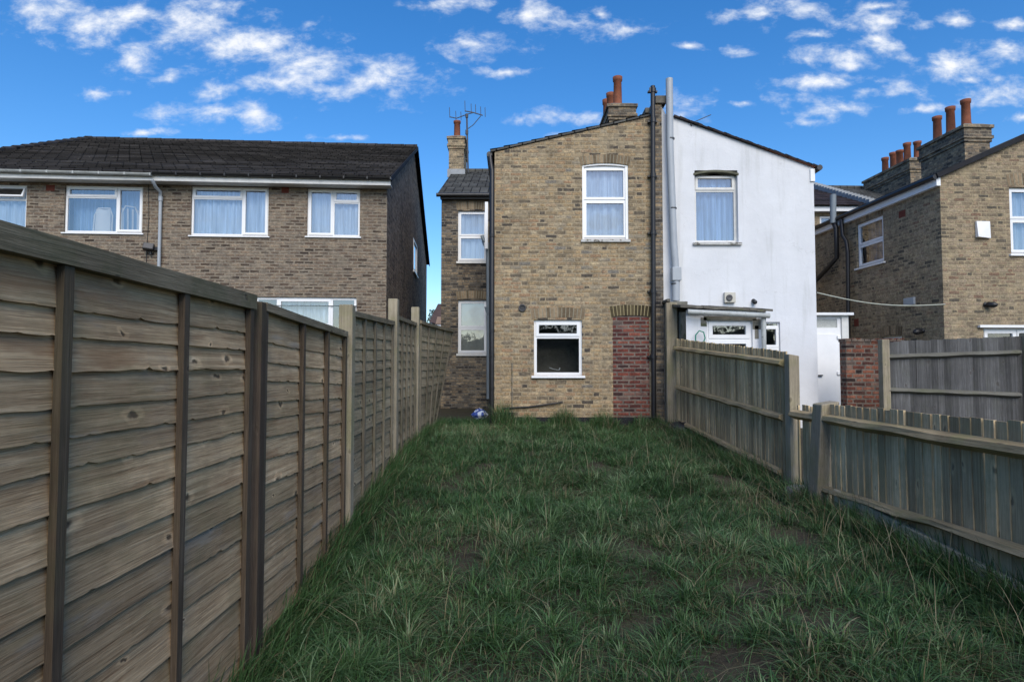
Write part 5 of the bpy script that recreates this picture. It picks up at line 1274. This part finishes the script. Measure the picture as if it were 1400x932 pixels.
CL = [(85, 15, 60, 24), (125, 38, 45, 24), (185, 75, 28, 22), (228, 105, 30, 10), (270, 30, 75, 30), (330, 62, 75, 30), (400, 85, 55, 22), (452, 88, 38, 34), (440, 118, 42, 12), (500, 108, 40, 16), (545, 106, 46, 24), (375, 110, 42, 13), (175, 20, 45, 22),
      (238, 155, 30, 12), (300, 156, 42, 12), (350, 160, 30, 17), (140, 125, 28, 8), (285, 128, 30, 12), (618, 5, 50, 10), (650, 62, 55, 14), (730, 18, 28, 22), (778, 35, 34, 17), (865, 38, 36, 12), (822, 20, 12, 8), (690, 99, 30, 6), (738, 159, 38, 9), (792, 162, 32, 9), (800, 186, 40, 7),
      (935, 147, 38, 15), (990, 20, 18, 9), (1040, 12, 27, 17), (1108, 15, 30, 14), (1190, 28, 50, 16), (1112, 50, 28, 8), (1200, 60, 40, 13), (1140, 78, 50, 15), (1238, 78, 30, 10), (1160, 92, 22, 9), (1290, 95, 50, 17), (1308, 29, 24, 9), (1385, 35, 24, 9), (1385, 75, 60, 16), (1362, 128, 66, 20), (1132, 112, 50, 11),
      (1086, 136, 34, 8), (1130, 147, 38, 12), (1240, 123, 26, 9), (1260, 149, 24, 6), (1180, 127, 17, 7), (1100, 168, 28, 6), (1015, 142, 18, 5), (1395, 160, 20, 6), (470, 187, 30, 5), (200, 180, 30, 5), (1205, 8, 30, 6), (1265, 35, 14, 6), (1010, 66, 20, 6), (940, 62, 16, 4), (1320, 112, 20, 6)]
acc = None
for (u, v, ru, rv) in CL:
    q = at(u, v, 1.0); cx, cz = q.x, q.z - CZ; sx, sz = FPX / (ru * 1.22), FPX / (rv * 1.3)
    l = T.vmath('LENGTH', T.vmath('MULTIPLY_ADD', pw_, (sx, sz, 0), (-cx * sx, -cz * sz, 0)))
    acc = l if acc is None else T.math('SMOOTH_MIN', acc, l, .25)
fb = T.noise(T.vmath('MULTIPLY', p, (1, 1.7, 1)), 16, 9, .62, dist=.2)
fb2 = T.noise(T.vmath('MULTIPLY', p, (1, 1.6, 1)), 45, 6, .6)
fsum = T.math('ADD', T.math('MULTIPLY', fb, .8), T.math('MULTIPLY', fb2, .2))
dens = T.math('ADD', T.math('SUBTRACT', .95, acc), T.math('MULTIPLY_ADD', fsum, 5.0, -2.6))
cl = T.smooth(dens, -.35, 1.35)
gate = T.smooth(dz, .0, .05)
front = T.math('GREATER_THAN', dy, .02)
back = T.smooth(T.noise(T.vmath('MULTIPLY', D, (1, 1, 2.5)), 3.2, 8, .6), .5, .72)
cf = T.math('MULTIPLY', T.math('ADD', T.math('MULTIPLY', cl, front), T.math('MULTIPLY', back, T.math('SUBTRACT', 1, front))), gate)
CLOUD = 7.0
ccol = T.mix(T.smooth(dens, .2, 1.6), (CLOUD * .80, CLOUD * .88, CLOUD * 1.0), (CLOUD * 1.1, CLOUD * 1.1, CLOUD * 1.12))
col = T.mix(T.math('MULTIPLY', cf, .93), hsv.outputs[0], ccol)
bg = T.n('Background'); T.put(bg.inputs[0], col); bg.inputs[1].default_value = .1
T.t.links.new(bg.outputs[0], T.out.inputs[0])
w.cycles.sampling_method = 'MANUAL'; w.cycles.sample_map_resolution = 512

sl_ = bpy.data.lights.new('sun', 'SUN'); so = bpy.data.objects.new('sun', sl_); COL.objects.link(so)
sl_.energy = 2.3; sl_.angle = R(44); sl_.color = (1, .93, .82)
az_ = R(SUN_AZ); el = R(SUN_EL); sd = Vector((math.sin(az_) * math.cos(el), math.cos(az_) * math.cos(el), math.sin(el)))
so.rotation_euler = sd.to_track_quat('Z', 'Y').to_euler(); so.location = (0, -10, 20)

vs_ = scene.view_settings; vs_.view_transform = 'Standard'; vs_.look = 'None'; vs_.exposure = .5; vs_.gamma = 1; vs_.use_curve_mapping = False
scene.cycles.max_bounces = 6; scene.cycles.diffuse_bounces = 3; scene.cycles.glossy_bounces = 2; scene.cycles.transmission_bounces = 2; scene.cycles.transparent_max_bounces = 12; scene.cycles.use_denoising = True
